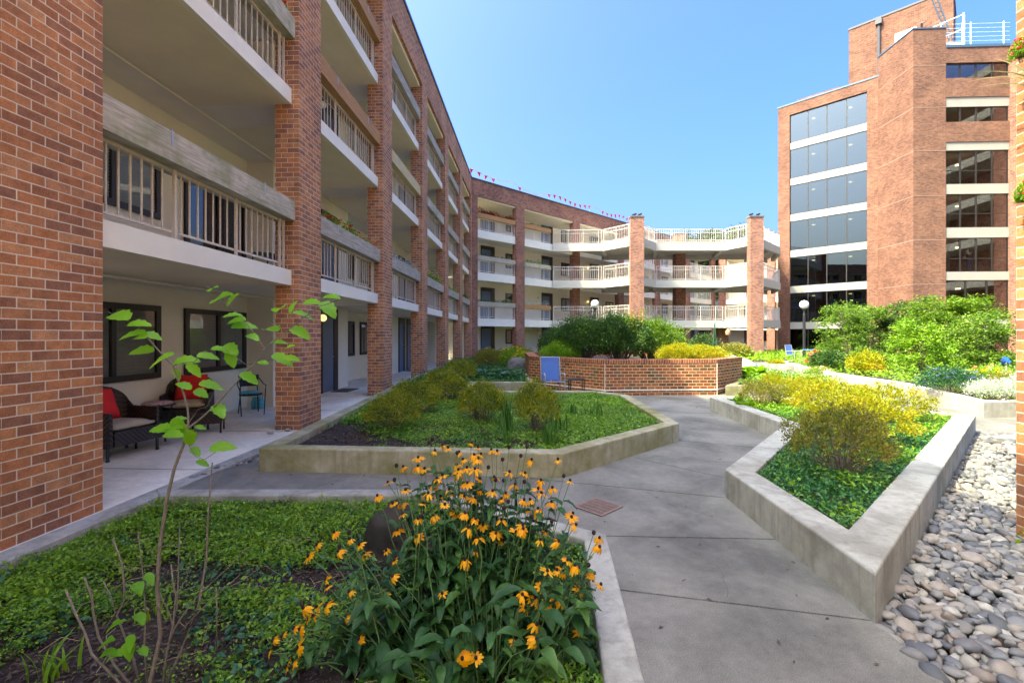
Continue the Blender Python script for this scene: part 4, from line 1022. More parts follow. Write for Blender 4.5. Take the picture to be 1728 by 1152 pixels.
for kind, kw, mat, loc, sc_, lab in (
    ('ar',AR_,'azb',(3.26,4.5,.19),(.82,.82,1.02),'largest bronze azalea bush, in shade at the near tip of the zigzag planter'),
    ('ar',AR_,'azy',(4.45,5.85,.19),(1.1,1.05,1.0),'bright golden azalea bush just behind the bronze one'),
    ('ar',AR_,'azy',(5.1,7.25,.19),(1.15,1.15,1.0),'golden azalea bush in the middle of the zigzag planter'),
    ('ar',AR_,'azy',(6.0,7.35,.19),(1.05,1.0,.9),'golden azalea bush nearest the far right wall of the zigzag planter'),
    ('ar',AR_,'azy',(5.75,8.75,.19),(.85,.85,.9),'golden azalea bush at the back corner of the zigzag planter'),
    ('ar',AR_,'azb',(4.75,8.75,.19),(.7,.7,.8),'small bronze and gold azalea bush at the back left of the zigzag planter'),
    ('ar',AR_,'azy',(5.2,9.0,.19),(.6,.6,.95),'narrow golden azalea bush second from the back left corner of the zigzag planter')):
    shrub(kind, mat, loc, sc_, R.uniform(0,6), lab, GR, 'azalea_bush', 'azalea', **kw)
# shrubs inside the brick planter
BIG = dict(seed=12, rx=1.0, ry=.9, h=1.45, ncl=1700, per=10, ls=.07, lw=.036, tuft=.09)
for kind, kw, mat, loc, sc_, lab, nm, ct in (
    ('b1',BIG,'treed',(2.35,15.0,.74),(1.05,1,.95),'dark glossy evergreen shrub on the left side of the brick planter','evergreen_shrub','shrub'),
    ('b1',BIG,'treed',(3.5,14.9,.74),(.95,.95,1.0),'tallest dark evergreen shrub in the middle of the brick planter','evergreen_shrub','shrub'),
    ('b1',BIG,'tree',(4.6,15.2,.74),(.95,.9,.9),'lighter green arching shrub right of the middle of the brick planter','arching_shrub','shrub'),
    ('b1',BIG,'treed',(1.75,15.6,.74),(.75,.7,.75),'smaller dark shrub behind the left end of the brick planter','evergreen_shrub','shrub')):
    shrub(kind, mat, loc, sc_, R.uniform(0,6), lab, None, nm, ct, **kw)
RN = dict(seed=15, rx=.8, ry=.7, h=.85, ncl=1100, per=9, ls=.055, lw=.03, tuft=.05)
for mat, loc, sc_, lab in (('tree',(1.55,14.45,.70),(.80,.8,.80),'round bright green shrub above the blue chair at the left end of the brick planter'),
    ('azy',(5.05,13.9,.70),(.85,.8,.72),'left one of two round yellow green shrubs at the right end of the brick planter'),
    ('azy',(5.95,14.2,.70),(.85,.8,.66),'right one of two round yellow green shrubs at the right end of the brick planter')):
    shrub('rn', 'gcl' if mat == 'tree' else mat, loc, sc_, R.uniform(0,6), lab, None, 'round_shrub', 'shrub', **RN)
# upright wand shrub with yellow flecks on the brick planter
def wand(loc, n, h, sp, mat, label, seed, name='wand_shrub', lw=.03, cat='shrub'):
    rg = np.random.default_rng(seed); o = empty(name, label, cat, loc); m = MB(); gs = []
    for i in range(n):
        a = rg.uniform(0, 6.28); t = rg.uniform(.3,1)*sp; top = np.array([math.cos(a)*t, math.sin(a)*t, h*rg.uniform(.7,1)])
        pts = [np.array([top[0]*.15*f0, top[1]*.15*f0, 0]) for f0 in (1,)]+[top*np.array([.45,.45,.5]), top]
        m.tube(pts, [.008,.006,.003], 4, False)
        k = int(h*26); f = rg.uniform(.25, 1, k)[:,None]; p = pts[1]*(1-np.abs(f*2-1))*1.0*(f<.5)+0; p = np.where(f<.5, pts[0]+(pts[1]-pts[0])*f*2, pts[1]+(pts[2]-pts[1])*(f*2-1))
        D = rg.normal(size=(k,3)); D[:,2] = np.abs(D[:,2])*.7; gs.append(leafgeo(p, D, lw*1.9, lw, rng=rg))
    m.build('stems', 'stem', o); V, T = joing(gs); trimesh('foliage', V, T, mat, o); return o
wand((3.95,14.6,.9), 26, 1.55, .45, 'azy', 'upright yellow flecked wands rising out of the evergreen in front of the walkway pillar', 4)
wand((5.2,15.4,.9), 30, 1.15, 1.1, 'gcl', 'loose arching sprays spreading right out of the brick planter', 5)
# small trees / tall shrubs by the tower
def tree(name, loc, h, rx, label, mat, seed, ls=.09, ncl=900, per=12, trunk=.05, z0=.25, cat='tree', tiers=False, group=None):
    rg = np.random.default_rng(seed); rd = random.Random(seed); o = empty(name, label, cat, loc, 0, group)
    m = MB(); ends = []; nst = 4 if h < 4 else 1
    for s_ in range(nst):
        a0 = rd.uniform(0,6.28); lean = rx*.25 if nst > 1 else .05*h
        top = Vector((math.cos(a0)*lean, math.sin(a0)*lean, h*.9)); pts = [Vector((math.cos(a0)*.05,math.sin(a0)*.05,-.1)), top*.35+Vector((rd.uniform(-.06,.06),rd.uniform(-.06,.06),0)), top*.7, top]
        m.tube(pts, [trunk, trunk*.75, trunk*.45, trunk*.12], 6, False)
        for j in range(9):
            f = rd.uniform(.25,.95); b = top*f; a = rd.uniform(0,6.28); L_ = rx*(1.1-f*.6)*rd.uniform(.6,1)
            e = b+Vector((math.cos(a)*L_, math.sin(a)*L_, L_*rd.uniform(.1,.6))); m.tube([b, (b+e)/2+Vector((0,0,.05)), e], [trunk*.35, trunk*.2, trunk*.06], 4, False); ends.append((b, e))
    m.build('trunk', 'bark', o)
    # clumps round branch ends and through the crown volume
    K = 34; cen = []
    for b, e in ends: cen.append(np.array(e)); cen.append(np.array(b)*.4+np.array(e)*.6)
    for i in range(K):
        a = rg.uniform(0,6.28); z = rg.uniform(z0, 1); r = rx*math.sqrt(max(.05, 1-((z-.5)/.62)**2))*rg.uniform(.45,.98); cen.append(np.array([math.cos(a)*r, math.sin(a)*r, h*z]))
    cen = np.array(cen); gsz = rg.uniform(.10,.24,len(cen))*rx*1.1
    idx = rg.integers(0, len(cen), ncl); off = rg.normal(size=(ncl,3)); off = unit(off)*rg.uniform(.3,1,(ncl,1))**.5
    P_ = cen[idx]+off*gsz[idx][:,None]*np.array([1.25,1.25,.55 if tiers else .8])
    Cc = np.repeat(P_, per, 0)+rg.normal(0,ls*.7,(ncl*per,3)); D = rg.normal(size=Cc.shape); D[:,2] = D[:,2]*.4+.05
    L = ls*rg.uniform(.6,1.25,len(Cc)); V, T = leafgeo(Cc, D, L, L*.55, rng=rg, up=np.array([0,0,1.]) if tiers else None)
    trimesh('crown', V, T, mat, o); return o
tree('small_tree', (14.95,20.3,.2), 2.75, 1.15, 'small bright green tree just right of the globe lamp post', 'tree', 31, .085, 900)
tree('small_tree', (16.6,21.0,.2), 2.65, 1.3, 'bushy light green tree in front of the lit tower bay', 'tree', 32, .085, 900)
tree('small_tree', (17.6,20.3,.2), 2.9, 1.0, 'darker small tree standing behind two lighter ones before the tower', 'treef', 33, .085, 800)
tree('small_tree', (15.7,16.4,.2), 2.75, 1.55, 'largest light green tree with tiered branches in front of the tower', 'tree', 34, .095, 1500, 12, .05, .12, tiers=True)
tree('small_tree', (13.2,14.6,.2), 1.9, .9, 'low light green tree in front of the largest one by the tower', 'gcl', 35, .075, 700, z0=.05)
tree('small_tree', (15.1,14.6,.2), 2.1, 1.0, 'low spreading green tree nearest the sunlit planter corner', 'tree', 36, .08, 800, z0=.05)
# lower shrubs in the sunlit planter
SH = dict(seed=22, rx=.6, ry=.6, h=.7, ncl=620, per=9, ls=.08, lw=.042, tuft=.07)
for mat, loc, sc_, lab in (('azy',(12.1,15.6,.2),(.8,.8,1.0),'yellow green mound below the small trees behind the sunlit wall'),
    ('tree',(13.7,17.6,.2),(1.0,1,1.1),'green shrub at the foot of the tree beside the lamp'),
    ('treed',(12.0,17.3,.2),(.9,.9,1.0),'dark low shrub between two small trees'),
    ('tree',(18.6,26.5,.2),(1.5,1.1,1.2),'wide green shrub in the distance below the glazed tower wing'),
    ('gcl',(10.6,27.5,.1),(1.5,1.1,1.1),'bright grassy mound before the brick piers under the walkway'),
    ('azb',(13.8,28.5,.1),(1.8,1.2,1.2),'long bronze green mound in front of the tower glass'),
    ('azb',(8.5,21.2,.2),(1.1,1.0,1.0),'bronze leaved shrub beyond the pale boulder'),
    ('azy',(9.6,22.6,.2),(1.4,1.2,1.0),'yellow green shrub behind the pale boulder'),
    ('gcl',(13.1,18.3,.2),(.6,.6,.8),'small bright shrub between the green shrubs under the left small tree'),
    ('azy',(11.95,20.6,.22),(.55,.55,.35),'low yellow plant growing inside the round concrete planter'),
    ('azb',(-1.1,22.4,.2),(1.2,1,.9),'olive shrub at the foot of the rear building first full pillar'),
    ('azb',(.2,23.2,.2),(1.3,1,1.0),'olive shrub behind the rounded grey boulder'),
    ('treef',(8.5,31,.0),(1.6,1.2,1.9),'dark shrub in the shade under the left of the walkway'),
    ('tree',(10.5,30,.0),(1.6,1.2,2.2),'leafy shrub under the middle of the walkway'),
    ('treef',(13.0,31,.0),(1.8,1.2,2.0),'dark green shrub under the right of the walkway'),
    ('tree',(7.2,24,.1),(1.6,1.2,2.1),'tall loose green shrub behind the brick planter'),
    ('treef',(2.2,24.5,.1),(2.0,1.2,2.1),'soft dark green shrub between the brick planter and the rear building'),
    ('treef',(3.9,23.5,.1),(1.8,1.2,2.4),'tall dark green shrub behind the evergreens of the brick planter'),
    ('gcl',(21.5,20.8,.2),(1.2,1,.8),'bright low plants near the base of the tower')):
    shrub('sh', mat, loc, sc_, R.uniform(0,6), lab, None, 'shrub', 'shrub', **SH)
# blue green shrub with purple flower spikes and the flowers beside it
def flowering(loc, sc_, mat, fm, nf, label, seed, name='flowering_shrub', fs=.05, rx=.6, h=.6, ls=.045, cat='flowers'):
    V, T, P_ = shrubgeo(seed, rx, rx, h, 620, 9, ls, ls*.5, tuft=.06); o = empty(name, label, cat, loc); trimesh('foliage', V, T, mat, o); twigs(P_, 40, seed, .008, parent=o)
    rg = np.random.default_rng(seed); 
    for fmat, n_ in zip(fm, nf):
        gs = []; 
        for i in rg.integers(0, len(P_), n_):
            if P_[i][2] < h*.35: continue
            c = P_[i]*1.08+np.array([0,0,.03]); k = 9; a = rg.uniform(0,6.28,k); D = np.stack([np.cos(a), np.sin(a), rg.uniform(-.3,.9,k)],1); gs.append(leafgeo(np.repeat(c[None],k,0), D, fs, fs*.8, rng=rg))
        V, T = joing(gs); trimesh('blooms', V, T, fmat, o)['kind'] = 'stuff'
    o.scale = sc_ if hasattr(sc_,'__len__') else (sc_,)*3; return o
flowering((9.95,10.3,.22), (1.0,.9,.95), 'hosta', ['purp'], [60], 'dark blue green shrub with purple flowers behind the sunlit wall', 41, fs=.035)
flowering((10.9,10.1,.22), (.6,.6,.8), 'azb', ['purp'], [8], 'small bronze shrub right of the purple flowered one', 42)
flowering((12.0,11.5,.22), (1.0,.9,.8), 'gcl', ['yelp','orap','whip'], [46,24,14], 'bed of yellow and orange flowers near the right pillar', 43, 'flower_bed_plant')
flowering((13.2,12.6,.22), (.9,.9,.8), 'gcl', ['pink','whip','redp'], [40,24,10], 'pink and white flowers behind the yellow ones near the right pillar', 44, 'flower_bed_plant')
flowering((12.6,18.6,.2), (.9,.9,1.15), 'gcl', ['redp','pink'], [26,26], 'red and pink blooming plant under the small trees', 45, fs=.09)
flowering((11.3,16.7,.05), (.8,.7,.6), 'gcl', ['whip','pink'], [40,30], 'pale pink and white flowers at the left end of the sunlit planter', 46)
for i, (x, y, z, s_) in enumerate(((9.75,9.15,.25,.42),(10.45,8.9,.35,.55),(10.35,8.55,.1,.45))):
    lab = ['silvery feathery plant spilling over the corner of the sunlit planter','larger silvery feathery plant filling the stone pot by the right pillar','silvery feathery plant hanging down the front of the stone pot'][i]
    V, T, P_ = shrubgeo(50+i, s_, s_, s_*.9, 420, 10, .05, .012, tuft=.05); o = empty('silver_plant', lab, 'silver plant', (x,y,z)); trimesh('foliage', V, T, 'silver', o); twigs(P_, 30, i, .006, parent=o)
m = MB(); m.lathe((0,0,0), [(.22,0),(.27,.10),(.34,.42),(.38,.44),(.38,.48),(.32,.48),(.30,.40)], 20); o = m.build('flower_pot', 'stonepot', smooth=False); o.location = (10.35,8.75,0); tag(o, 'pale stone flower pot standing on the stones by the right pillar', 'flower pot')
q = MB(); 
for i in range(8):
    a = i*math.pi/4; q.add([(0,0,0),(math.cos(a)*.12,math.sin(a)*.02+.01,math.sin(a)*.12),(math.cos(a+.5)*.13,.05,math.sin(a+.5)*.13),(math.cos(a)*.12,.012+math.sin(a)*.02,math.sin(a)*.12)], [[0,1,2],[0,2,3]])
o = empty('pinwheel', 'blue pinwheel on a stick among the yellow flowers', 'pinwheel', (11.75,10.8,.95)); q.build('vanes', 'bluep', o); q = MB(); q.tube([(0,.02,0),(0,.02,-.7)], .006, 5); q.build('stick', 'white', o)
# hostas and big leaf plants
def rosette(gs, rg, c, n, L, wd, tilt=.5, droop=.5):
    a = rg.uniform(0, 2*np.pi, n); ti = rg.uniform(.15, 1, n)*tilt
    for i in range(n):
        d = np.array([math.cos(a[i]), math.sin(a[i]), 0]); s_ = np.array([-d[1], d[0], 0]); l = L*rg.uniform(.7,1.15); K = 5; V = []
        for k in range(K+1):
            f = k/K; w_ = wd*(math.sin(math.pi*min(1,f*.92+.05))**.7)*(1 if f < 1 else 0)
            p = c+d*l*(f*(.4+.6*ti[i]*1.6))+np.array([0,0,1])*l*(f*(1.15-ti[i])-droop*f*f); up = np.array([0,0,.25*w_])
            V += [p-s_*w_*.5+up, p, p+s_*w_*.5+up]
        T = []
        for k in range(K):
            b = k*3; T += [[b,b+1,b+4],[b,b+4,b+3],[b+1,b+2,b+5],[b+1,b+5,b+4]]
        gs.append((np.array(V), np.array(T)))
def hosta(loc, n, L, wd, label, mat, seed, sp=.1, name='hosta', cat='hosta', group=None, tilt=.6, droop=.5):
    rg = np.random.default_rng(seed); gs = []
    for j in range(3): rosette(gs, rg, np.array([rg.normal(0,sp), rg.normal(0,sp), 0]), n//3, L, wd, tilt, droop)
    V, T = joing(gs); o = trimesh(name, V, T, mat, smooth=True); o.location = loc; return tag(o, label, cat, group)
GH = 'hostas at the back of the centre left bed'
hl = []
for j in range(4):
    for i in range(6): hl.append((-1.35+i*.34+(j%2)*.15, 14.2+j*.55, .17))
for i, p in enumerate(hl):
    if p[0] > .35: continue
    hosta(p, 54, .40, .16, 'blue green hosta in the dense row left of the brick planter', 'hosta', 60+i, group=GH)
for i, (p, L_) in enumerate((((7.2,14.0,.2),.65),((7.75,14.7,.2),.7),((7.2,15.4,.2),.6),((8.3,15.6,.2),.55),((7.3,13.0,.2),.45))):
    hosta(p, 36, L_, .3, ['broad leaved plant hugging the right corner of the brick planter','large leafy plant second right of the brick planter','leafy plant behind the broad leaved one','leafy plant in front of the pale boulder','low broad leaved plant on the planter wall end'][i], 'gcl' if i != 2 else 'hosta', 90+i, name='broad_leaf_plant', cat='leafy plant')
for i, (x, y) in enumerate(((4.75,9.1),(4.55,8.75))):
    hosta((x,y,.2), 24, .3, .14, ['bright leafy plant at the back left of the zigzag planter','second bright leafy plant nearer the path corner of the zigzag planter'][i], 'gcl', 97+i, name='broad_leaf_plant', cat='leafy plant')
flowering((.1,18.3,.2), (1.0,.8,1.05), 'gcl', ['yelp'], [70], 'orange yellow flowers growing behind the hostas', 101, h=.8)
flowering((-.9,18.6,.2), (1.0,.8,.95), 'azb', ['yelp'], [20], 'grassy plants with few yellow flowers left of the orange ones', 102, h=.8)
# iris clumps
def blades(loc, n, h, sp, label, seed, name='iris_clump', mat='iris', w_=.022, cat='iris leaves', lean=.3):
    rg = np.random.default_rng(seed); gs = []
    for i in range(n):
        a = rg.uniform(0,6.28); b = np.array([rg.normal(0,sp), rg.normal(0,sp), 0]); d = np.array([math.cos(a), math.sin(a), 0])*rg.uniform(.05,lean); hh = h*rg.uniform(.55,1.05); s_ = np.array([-math.sin(a+.6), math.cos(a+.6), 0]); V = []
        K = 6; fold = rg.random() < .2
        for k in range(K+1):
            f = k/K; w1 = w_*(1-f**2.5)*.5+.0008; z = hh*(f-.35*f**3*(1.4 if fold else .35)); V += [b+d*hh*f**2+s_*w1+np.array([0,0,z]), b+d*hh*f**2-s_*w1+np.array([0,0,z])]
        T = []
        for k in range(K): q0 = 2*k; T += [[q0,q0+1,q0+3],[q0,q0+3,q0+2]]
        gs.append((np.array(V), np.array(T)))
    V, T = joing(gs); o = trimesh(name, V, T, mat); o.location = loc; return tag(o, label, cat)
blades((-.09,6.5,.17), 24, .72, .05, 'tall iris leaves between the two upright azaleas', 1)
blades((.44,5.75,.17), 20, .55, .05, 'iris leaves close to the front wall below the narrow azalea', 2)
blades((.72,6.6,.17), 16, .42, .05, 'short iris leaves right of the narrow azalea', 3)
blades((1.42,7.7,.17), 20, .42, .09, 'iris leaves near the sloping right wall of the centre planter', 4)
blades((1.05,7.9,.17), 14, .38, .06, 'iris leaves below the small black table', 5)
blades((-2.2,7.6,.17), 14, .5, .06, 'upright dark leaves by the left kerb at the third brick pillar', 6)
blades((-.06,5.85,.17), 8, .35, .03, 'few thin leaves at the foot of the tall iris clump', 7)
blades((19.2,17.2,.25), 26, .9, .12, 'green blades beside the tower by the flower bed', 8)
blades((-2.15,2.75,-.1), 22, .14, .05, 'small tuft of yellow green grass by the foreground mulch', 9, 'grass_tuft', 'gcl', .008, 'grass tuft', .8)
blades((-2.25,2.25,-.1), 16, .22, .04, 'coarse yellow green tuft at the left edge of the foreground bed', 10, 'grass_tuft', 'gcl', .016, 'grass tuft', .8)
for i in range(10):
    blades((9.2+i*.9+R.uniform(-.3,.3), 29.3+R.uniform(-.6,.6)-i*.35, .1), 40, .85, .3, f'{NTH[i]} grassy daylily clump from the left, in the row before the walkway and tower', 200+i, 'daylily_clump', 'gcl', .035, 'daylily')
# ground cover
def cover(name, poly, z, dens, ls, mats, label, mask=None, h=.05, seed=1, up=.5, exclude=()):
    rg = np.random.default_rng(seed); xs = [p[0] for p in poly]; ys = [p[1] for p in poly]; A = (max(xs)-min(xs))*(max(ys)-min(ys)); n = int(A*dens)
    x = rg.uniform(min(xs), max(xs), n); y = rg.uniform(min(ys), max(ys), n); ok = inpoly(x, y, poly)
    if mask is not None: ok &= mask(x, y, rg.random(n))
    x = x[ok]; y = y[ok]; n = len(x); hh = h*(.35+1.0*vnoise(x, y, 2.6, seed)+.6*vnoise(x, y, 9, seed+1))*rg.uniform(.2,1,n)
    P_ = np.stack([x, y, z+hh], 1); D = rg.normal(size=(n,3)); D[:,2] = np.abs(D[:,2])*up; L = ls*rg.uniform(.55,1.35,n)
    V, T = leafgeo(P_, D, L, L*.55, rng=rg, up=np.array([0,0,1.]))
    return tag(trimesh(name, V, T, mats), label, 'ground cover', kind='stuff')
def bareA(x, y):       # mulch shows here
    return np.exp(-(((x+2.15)/.6)**2+((y-2.3)/.28)**2))*1.1+np.exp(-(((x+1.5)/.9)**2+((y-3.1)/.16)**2))*.75+np.exp(-(((x+1.0)/.4)**2+((y-3.6)/.25)**2))*.5
mA = lambda x, y, r: (vnoise(x, y, 1.9, 5)*.6+vnoise(x, y, 6.5, 6)*.6-bareA(x, y)*.9) > .34+r*.34
cover('ground_cover', [p for p in shrink(inA, .0)], -.10, 9000, .026, 'gc', 'small leaved green ground cover in the foreground bed', mA, .055, 1)
cover('ground_cover', shrink(inA, .0), -.10, 2300, .034, 'gcl', 'brighter green runners through the foreground bed', lambda x,y,r: (vnoise(x,y,1.3,9)-bareA(x,y)*.8) > .38+r*.3, .075, 2)
bedB1 = [inB[i] for i in range(len(inB))]
bB = lambda x, y: np.exp(-(((x+2.45)/.55)**2+((y-5.9)/.9)**2))*1.3+np.exp(-(((x+1.2)/1.6)**2+((y-5.75)/.22)**2))*.45
cover('ground_cover', bedB1, .17, 2600, .038, 'gc', 'mixed green ground cover of the centre left planter', lambda x,y,r: (y < 13.5)&((vnoise(x,y,1.7,15)*.6+vnoise(x,y,5,16)*.6-bB(x,y)) > .22+r*.3), .05, 3)
cover('ground_cover', bedB1, .17, 1200, .042, 'gcl', 'bright patches in the ground cover of the centre left planter', lambda x,y,r: (y < 13.5)&((vnoise(x,y,1.0,19)-bB(x,y)*.8) > .42+r*.25), .07, 4)
cover('ground_cover', bedB1, .17, 500, .07, 'gcd', 'green ground cover deep in the left bed', lambda x,y,r: (y > 11), .16, 5)
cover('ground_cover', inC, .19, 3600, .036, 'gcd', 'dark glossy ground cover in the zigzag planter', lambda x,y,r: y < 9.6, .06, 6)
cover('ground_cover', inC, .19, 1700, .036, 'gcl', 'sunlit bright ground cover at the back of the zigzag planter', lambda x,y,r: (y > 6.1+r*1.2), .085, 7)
cover('ground_cover', [p for p in inD], .22, 120, .09, 'gcl', 'green ground cover under the small trees', None, .18, 8)
cover('ground_cover', inE, .2, 350, .08, 'gc', 'green ground cover right of the brick planter', None, .2, 9)
cover('ground_cover', [(-2.5,24),(.6,24),(9,25.5),(23,25),(24,36),(9,38),(5,34)], 0, 60, .16, 'gcl', 'grassy planting before the rear buildings', None, .35, 10)
sheet('lawn', [(-3,24.5),(9,25.5),(23,25),(40,20),(40,60),(5,60)], -.004, 'soil')
cover('ground_cover', shrink(inA, .0), -.10, 2600, .017, 'gcl', 'fine pale green weeds between the foreground leaves', lambda x,y,r: (vnoise(x,y,3.1,29)-bareA(x,y)*.5) > .40+r*.3, .10, 12)
cover('ground_cover', shrink(inA, .0), -.10, 700, .045, 'hosta', 'blue green larger leaves in the foreground bed', lambda x,y,r: vnoise(x,y,2.3,39) > .50+r*.2, .06, 13)
cover('ground_cover', inC, .19, 500, .05, 'gcl', 'paler shoots among the dark cover of the zigzag planter', lambda x,y,r: vnoise(x,y,3.3,49) > .5+r*.3, .11, 14)
cover('ground_cover', bedB1, .17, 1500, .02, 'gcl', 'fine weeds in the centre left planter', lambda x,y,r: (y < 11)&((vnoise(x,y,2.7,59)-bB(x,y)*.6) > .42+r*.3), .12, 15)
# mulch chips
def chips(poly, z, n, mask, label, seed, sz=.03):
    rg = np.random.default_rng(seed); xs = [p[0] for p in poly]; ys = [p[1] for p in poly]
    x = rg.uniform(min(xs), max(xs), n); y = rg.uniform(min(ys), max(ys), n); ok = inpoly(x, y, poly) & mask(x, y, rg.random(n)); x = x[ok]; y = y[ok]; n = len(x)
    D = rg.normal(size=(n,3)); D[:,2] *= .25; L = sz*rg.uniform(.4,1.5,n); V, T = leafgeo(np.stack([x, y, z+rg.uniform(0,.018,n)],1), D, L, L*.35, rng=rg, up=np.array([0,0,1.]))
    tag(trimesh('mulch', V, T, 'chip'), label, 'mulch', kind='stuff')
chips(inA, -.10, 60000, lambda x,y,r: r < .5+bareA(x,y), 'shredded bark mulch in the foreground bed', 1, .032)
chips(inB, .172, 60000, lambda x,y,r: (y < 9)&(r < .3+bB(x,y)), 'shredded bark mulch in the centre left planter', 2, .04)
rd = random.Random(21)
for (x0,y0,a0,n_) in ((1.3,2.75,1.3,14),(1.75,5.3,2.6,12),(-2.2,4.75,.3,12)):
    p = [x0,y0]; a = a0; L_ = []; 
    for i in range(n_): L_.append(tuple(p)); a += rd.uniform(-.5,.5); a = a0+(a-a0)*.8; p = [p[0]+math.cos(a)*.055, p[1]+math.sin(a)*.055]
    m = MB()
    for i in range(len(L_)-1):
        (xa,ya),(xb,yb) = L_[i], L_[i+1]; dx, dy = xb-xa, yb-ya; l = math.hypot(dx,dy); w_ = .0022*(1-i/len(L_))+.0006
        m.quadp([(xa-dy/l*w_,ya+dx/l*w_,.0015),(xa+dy/l*w_,ya-dx/l*w_,.0015),(xb+dy/l*w_,yb-dx/l*w_,.0015),(xb-dy/l*w_,yb+dx/l*w_,.0015)], [(0,0)]*4)
    tag(m.build('path_crack', 'idark'), kind='structure')
rg = np.random.default_rng(31); pts_ = []
for (x0,x1,y0,y1,n_) in ((.75,2.2,2.1,4.2,34),(.1,3.9,4.3,9.0,70),(-3.3,0,4.7,5.2,22),(1.6,5.5,9.2,11.5,30)):
    for _ in range(n_): pts_.append((rg.uniform(x0,x1), rg.uniform(y0,y1), .004))
P_ = np.array(pts_); D = rg.normal(size=P_.shape); D[:,2] = abs(D[:,2])*.15; L = rg.uniform(.012,.045,len(P_)); V, T = leafgeo(P_, D, L, L*.4, rng=rg, up=np.array([0,0,1.]))
tag(trimesh('leaf_litter', V, T, 'chip'), 'scattered dry leaf bits on the concrete path', 'leaf litter', kind='stuff')
# ---------------------------------------------------------------- BLACK EYED SUSANS
fl6 = [(15,140),(90,110),(125,85),(150,95),(200,115),(255,75),(285,95),(345,105),(370,110),(525,150),(645,148),(45,190),(265,150),(285,145),(195,210),(235,185),(285,195),(425,205),(495,210),(85,265),(125,220),(237,255),(155,285),(290,235),(290,285),(350,290),(450,260),(555,280),(620,275),(570,300),(60,300),(410,300),(390,325),(270,320),(135,350),(175,380),(35,345),(85,400),(225,390),(490,330),(520,330),(615,340),(510,375),(555,370),(15,415),(240,455),(390,420),(710,390),(485,445),(365,480),(400,520),(285,500),(455,475),(590,470),(565,510),(490,515),(645,515),(10,495),(830,500),(830,540),(225,600),(275,560),(685,600),(235,690),(720,625),(805,660),(835,710),(595,650),(640,645),(665,650),(740,635),(125,750),(565,720),(745,730),(485,755),(495,815),(600,800),(620,760),(660,790),(690,820),(540,770),(655,850),(545,890),(670,885),(720,860),(740,920),(745,890),(545,955),(640,950),(455,965),(640,1000),(680,975),(705,1015),(600,1040),(215,1040),(275,1040)]
cn6 = [(425,95),(505,92),(395,150),(400,245),(495,250),(615,430),(805,480),(780,625),(80,60),(65,75)]
fl5 = [(870,25),(880,145),(735,175),(815,215),(860,215),(865,270),(840,355),(915,400),(590,400),(640,430),(420,430),(375,490),(530,465),(670,475),(780,460),(825,510),(815,595),(465,610),(475,650),(590,675),(770,690),(350,760),(420,755),(465,750),(405,800),(370,820),(570,810),(300,865),(330,870),(240,905),(190,930),(320,965),(640,920),(165,1000),(260,1070),(290,1110),(600,1105)]
cn5 = [(825,95),(835,20),(590,370),(345,740),(540,440)]
heads = [(700+x/2.668, 720+y/2.668, 1) for x, y in fl6]+[(400+x/3.097, 780+y/3.097, 1) for x, y in fl5]+[(700+x/2.668, 720+y/2.668, 0) for x, y in cn6]+[(400+x/3.097, 780+y/3.097, 0) for x, y in cn5]
_r = random.Random(5)
heads += [(_r.gauss(800,75), _r.uniform(765,900), 1 if _r.random() < .8 else 0) for _ in range(34)]
sus = empty('coneflower_clump', 'tall clump of orange black eyed flowers spilling over the foreground bed', 'flowers', (-.1,2.35,-.10))
SO = np.array([-.1,2.35,-.10]); rg = np.random.default_rng(77)
sm = MB(); lg = []; fobj = []
def flowergeo(c, ax, s_, rg, drop):
    ax = ax/np.linalg.norm(ax); a_ = np.cross(ax, [.3,.5,.8]); a_ /= np.linalg.norm(a_); b_ = np.cross(ax, a_); n = int(rg.integers(9,14)); gs = []
    for i in range(n):
        if rg.random() < .16: continue
        t = 2*math.pi*(i+rg.uniform(-.2,.2))/n; d = a_*math.cos(t)+b_*math.sin(t); sd_ = np.cross(ax, d); l = s_*rg.uniform(.8,1.1); w_ = s_*.34; dr = drop*rg.uniform(.6,1.3)
        V = []
        for f, wf in ((.12,.5),(.45,1),(.8,.9),(1.0,.25)):
            p = c+d*l*f*(1-.25*dr*f)+ax*(-dr*l*f*f*.8); V += [p-sd_*w_*wf*.5, p+sd_*w_*wf*.5]
        gs.append((np.array(V), np.array([[0,1,3],[0,3,2],[2,3,5],[2,5,4],[4,5,7],[4,7,6]])))
    return gs
def susleaf(p, d, l, w_, rg):
    d = d/np.linalg.norm(d); s_ = np.cross(d, [0,0,1]); s_ /= np.linalg.norm(s_)+1e-9; K = 6; V = []; dr = rg.uniform(.3,1.0)
    for k in range(K+1):
        f = k/K; wf = math.sin(math.pi*(f*.93+.04))**.8*w_*(1.15-f*.3); q_ = p+d*l*f*(1-.15*f*dr)+np.array([0,0,-dr*l*.55*f*f]); up = np.array([0,0,.30*wf])
        rip = np.array([0,0,rg.uniform(-.006,.006)]); V += [q_-s_*wf*.5+up+rip, q_, q_+s_*wf*.5+up-rip]
    T = []
    for k in range(K): b = k*3; T += [[b,b+1,b+4],[b,b+4,b+3],[b+1,b+2,b+5],[b+1,b+5,b+4]]
    return np.array(V), np.array(T)
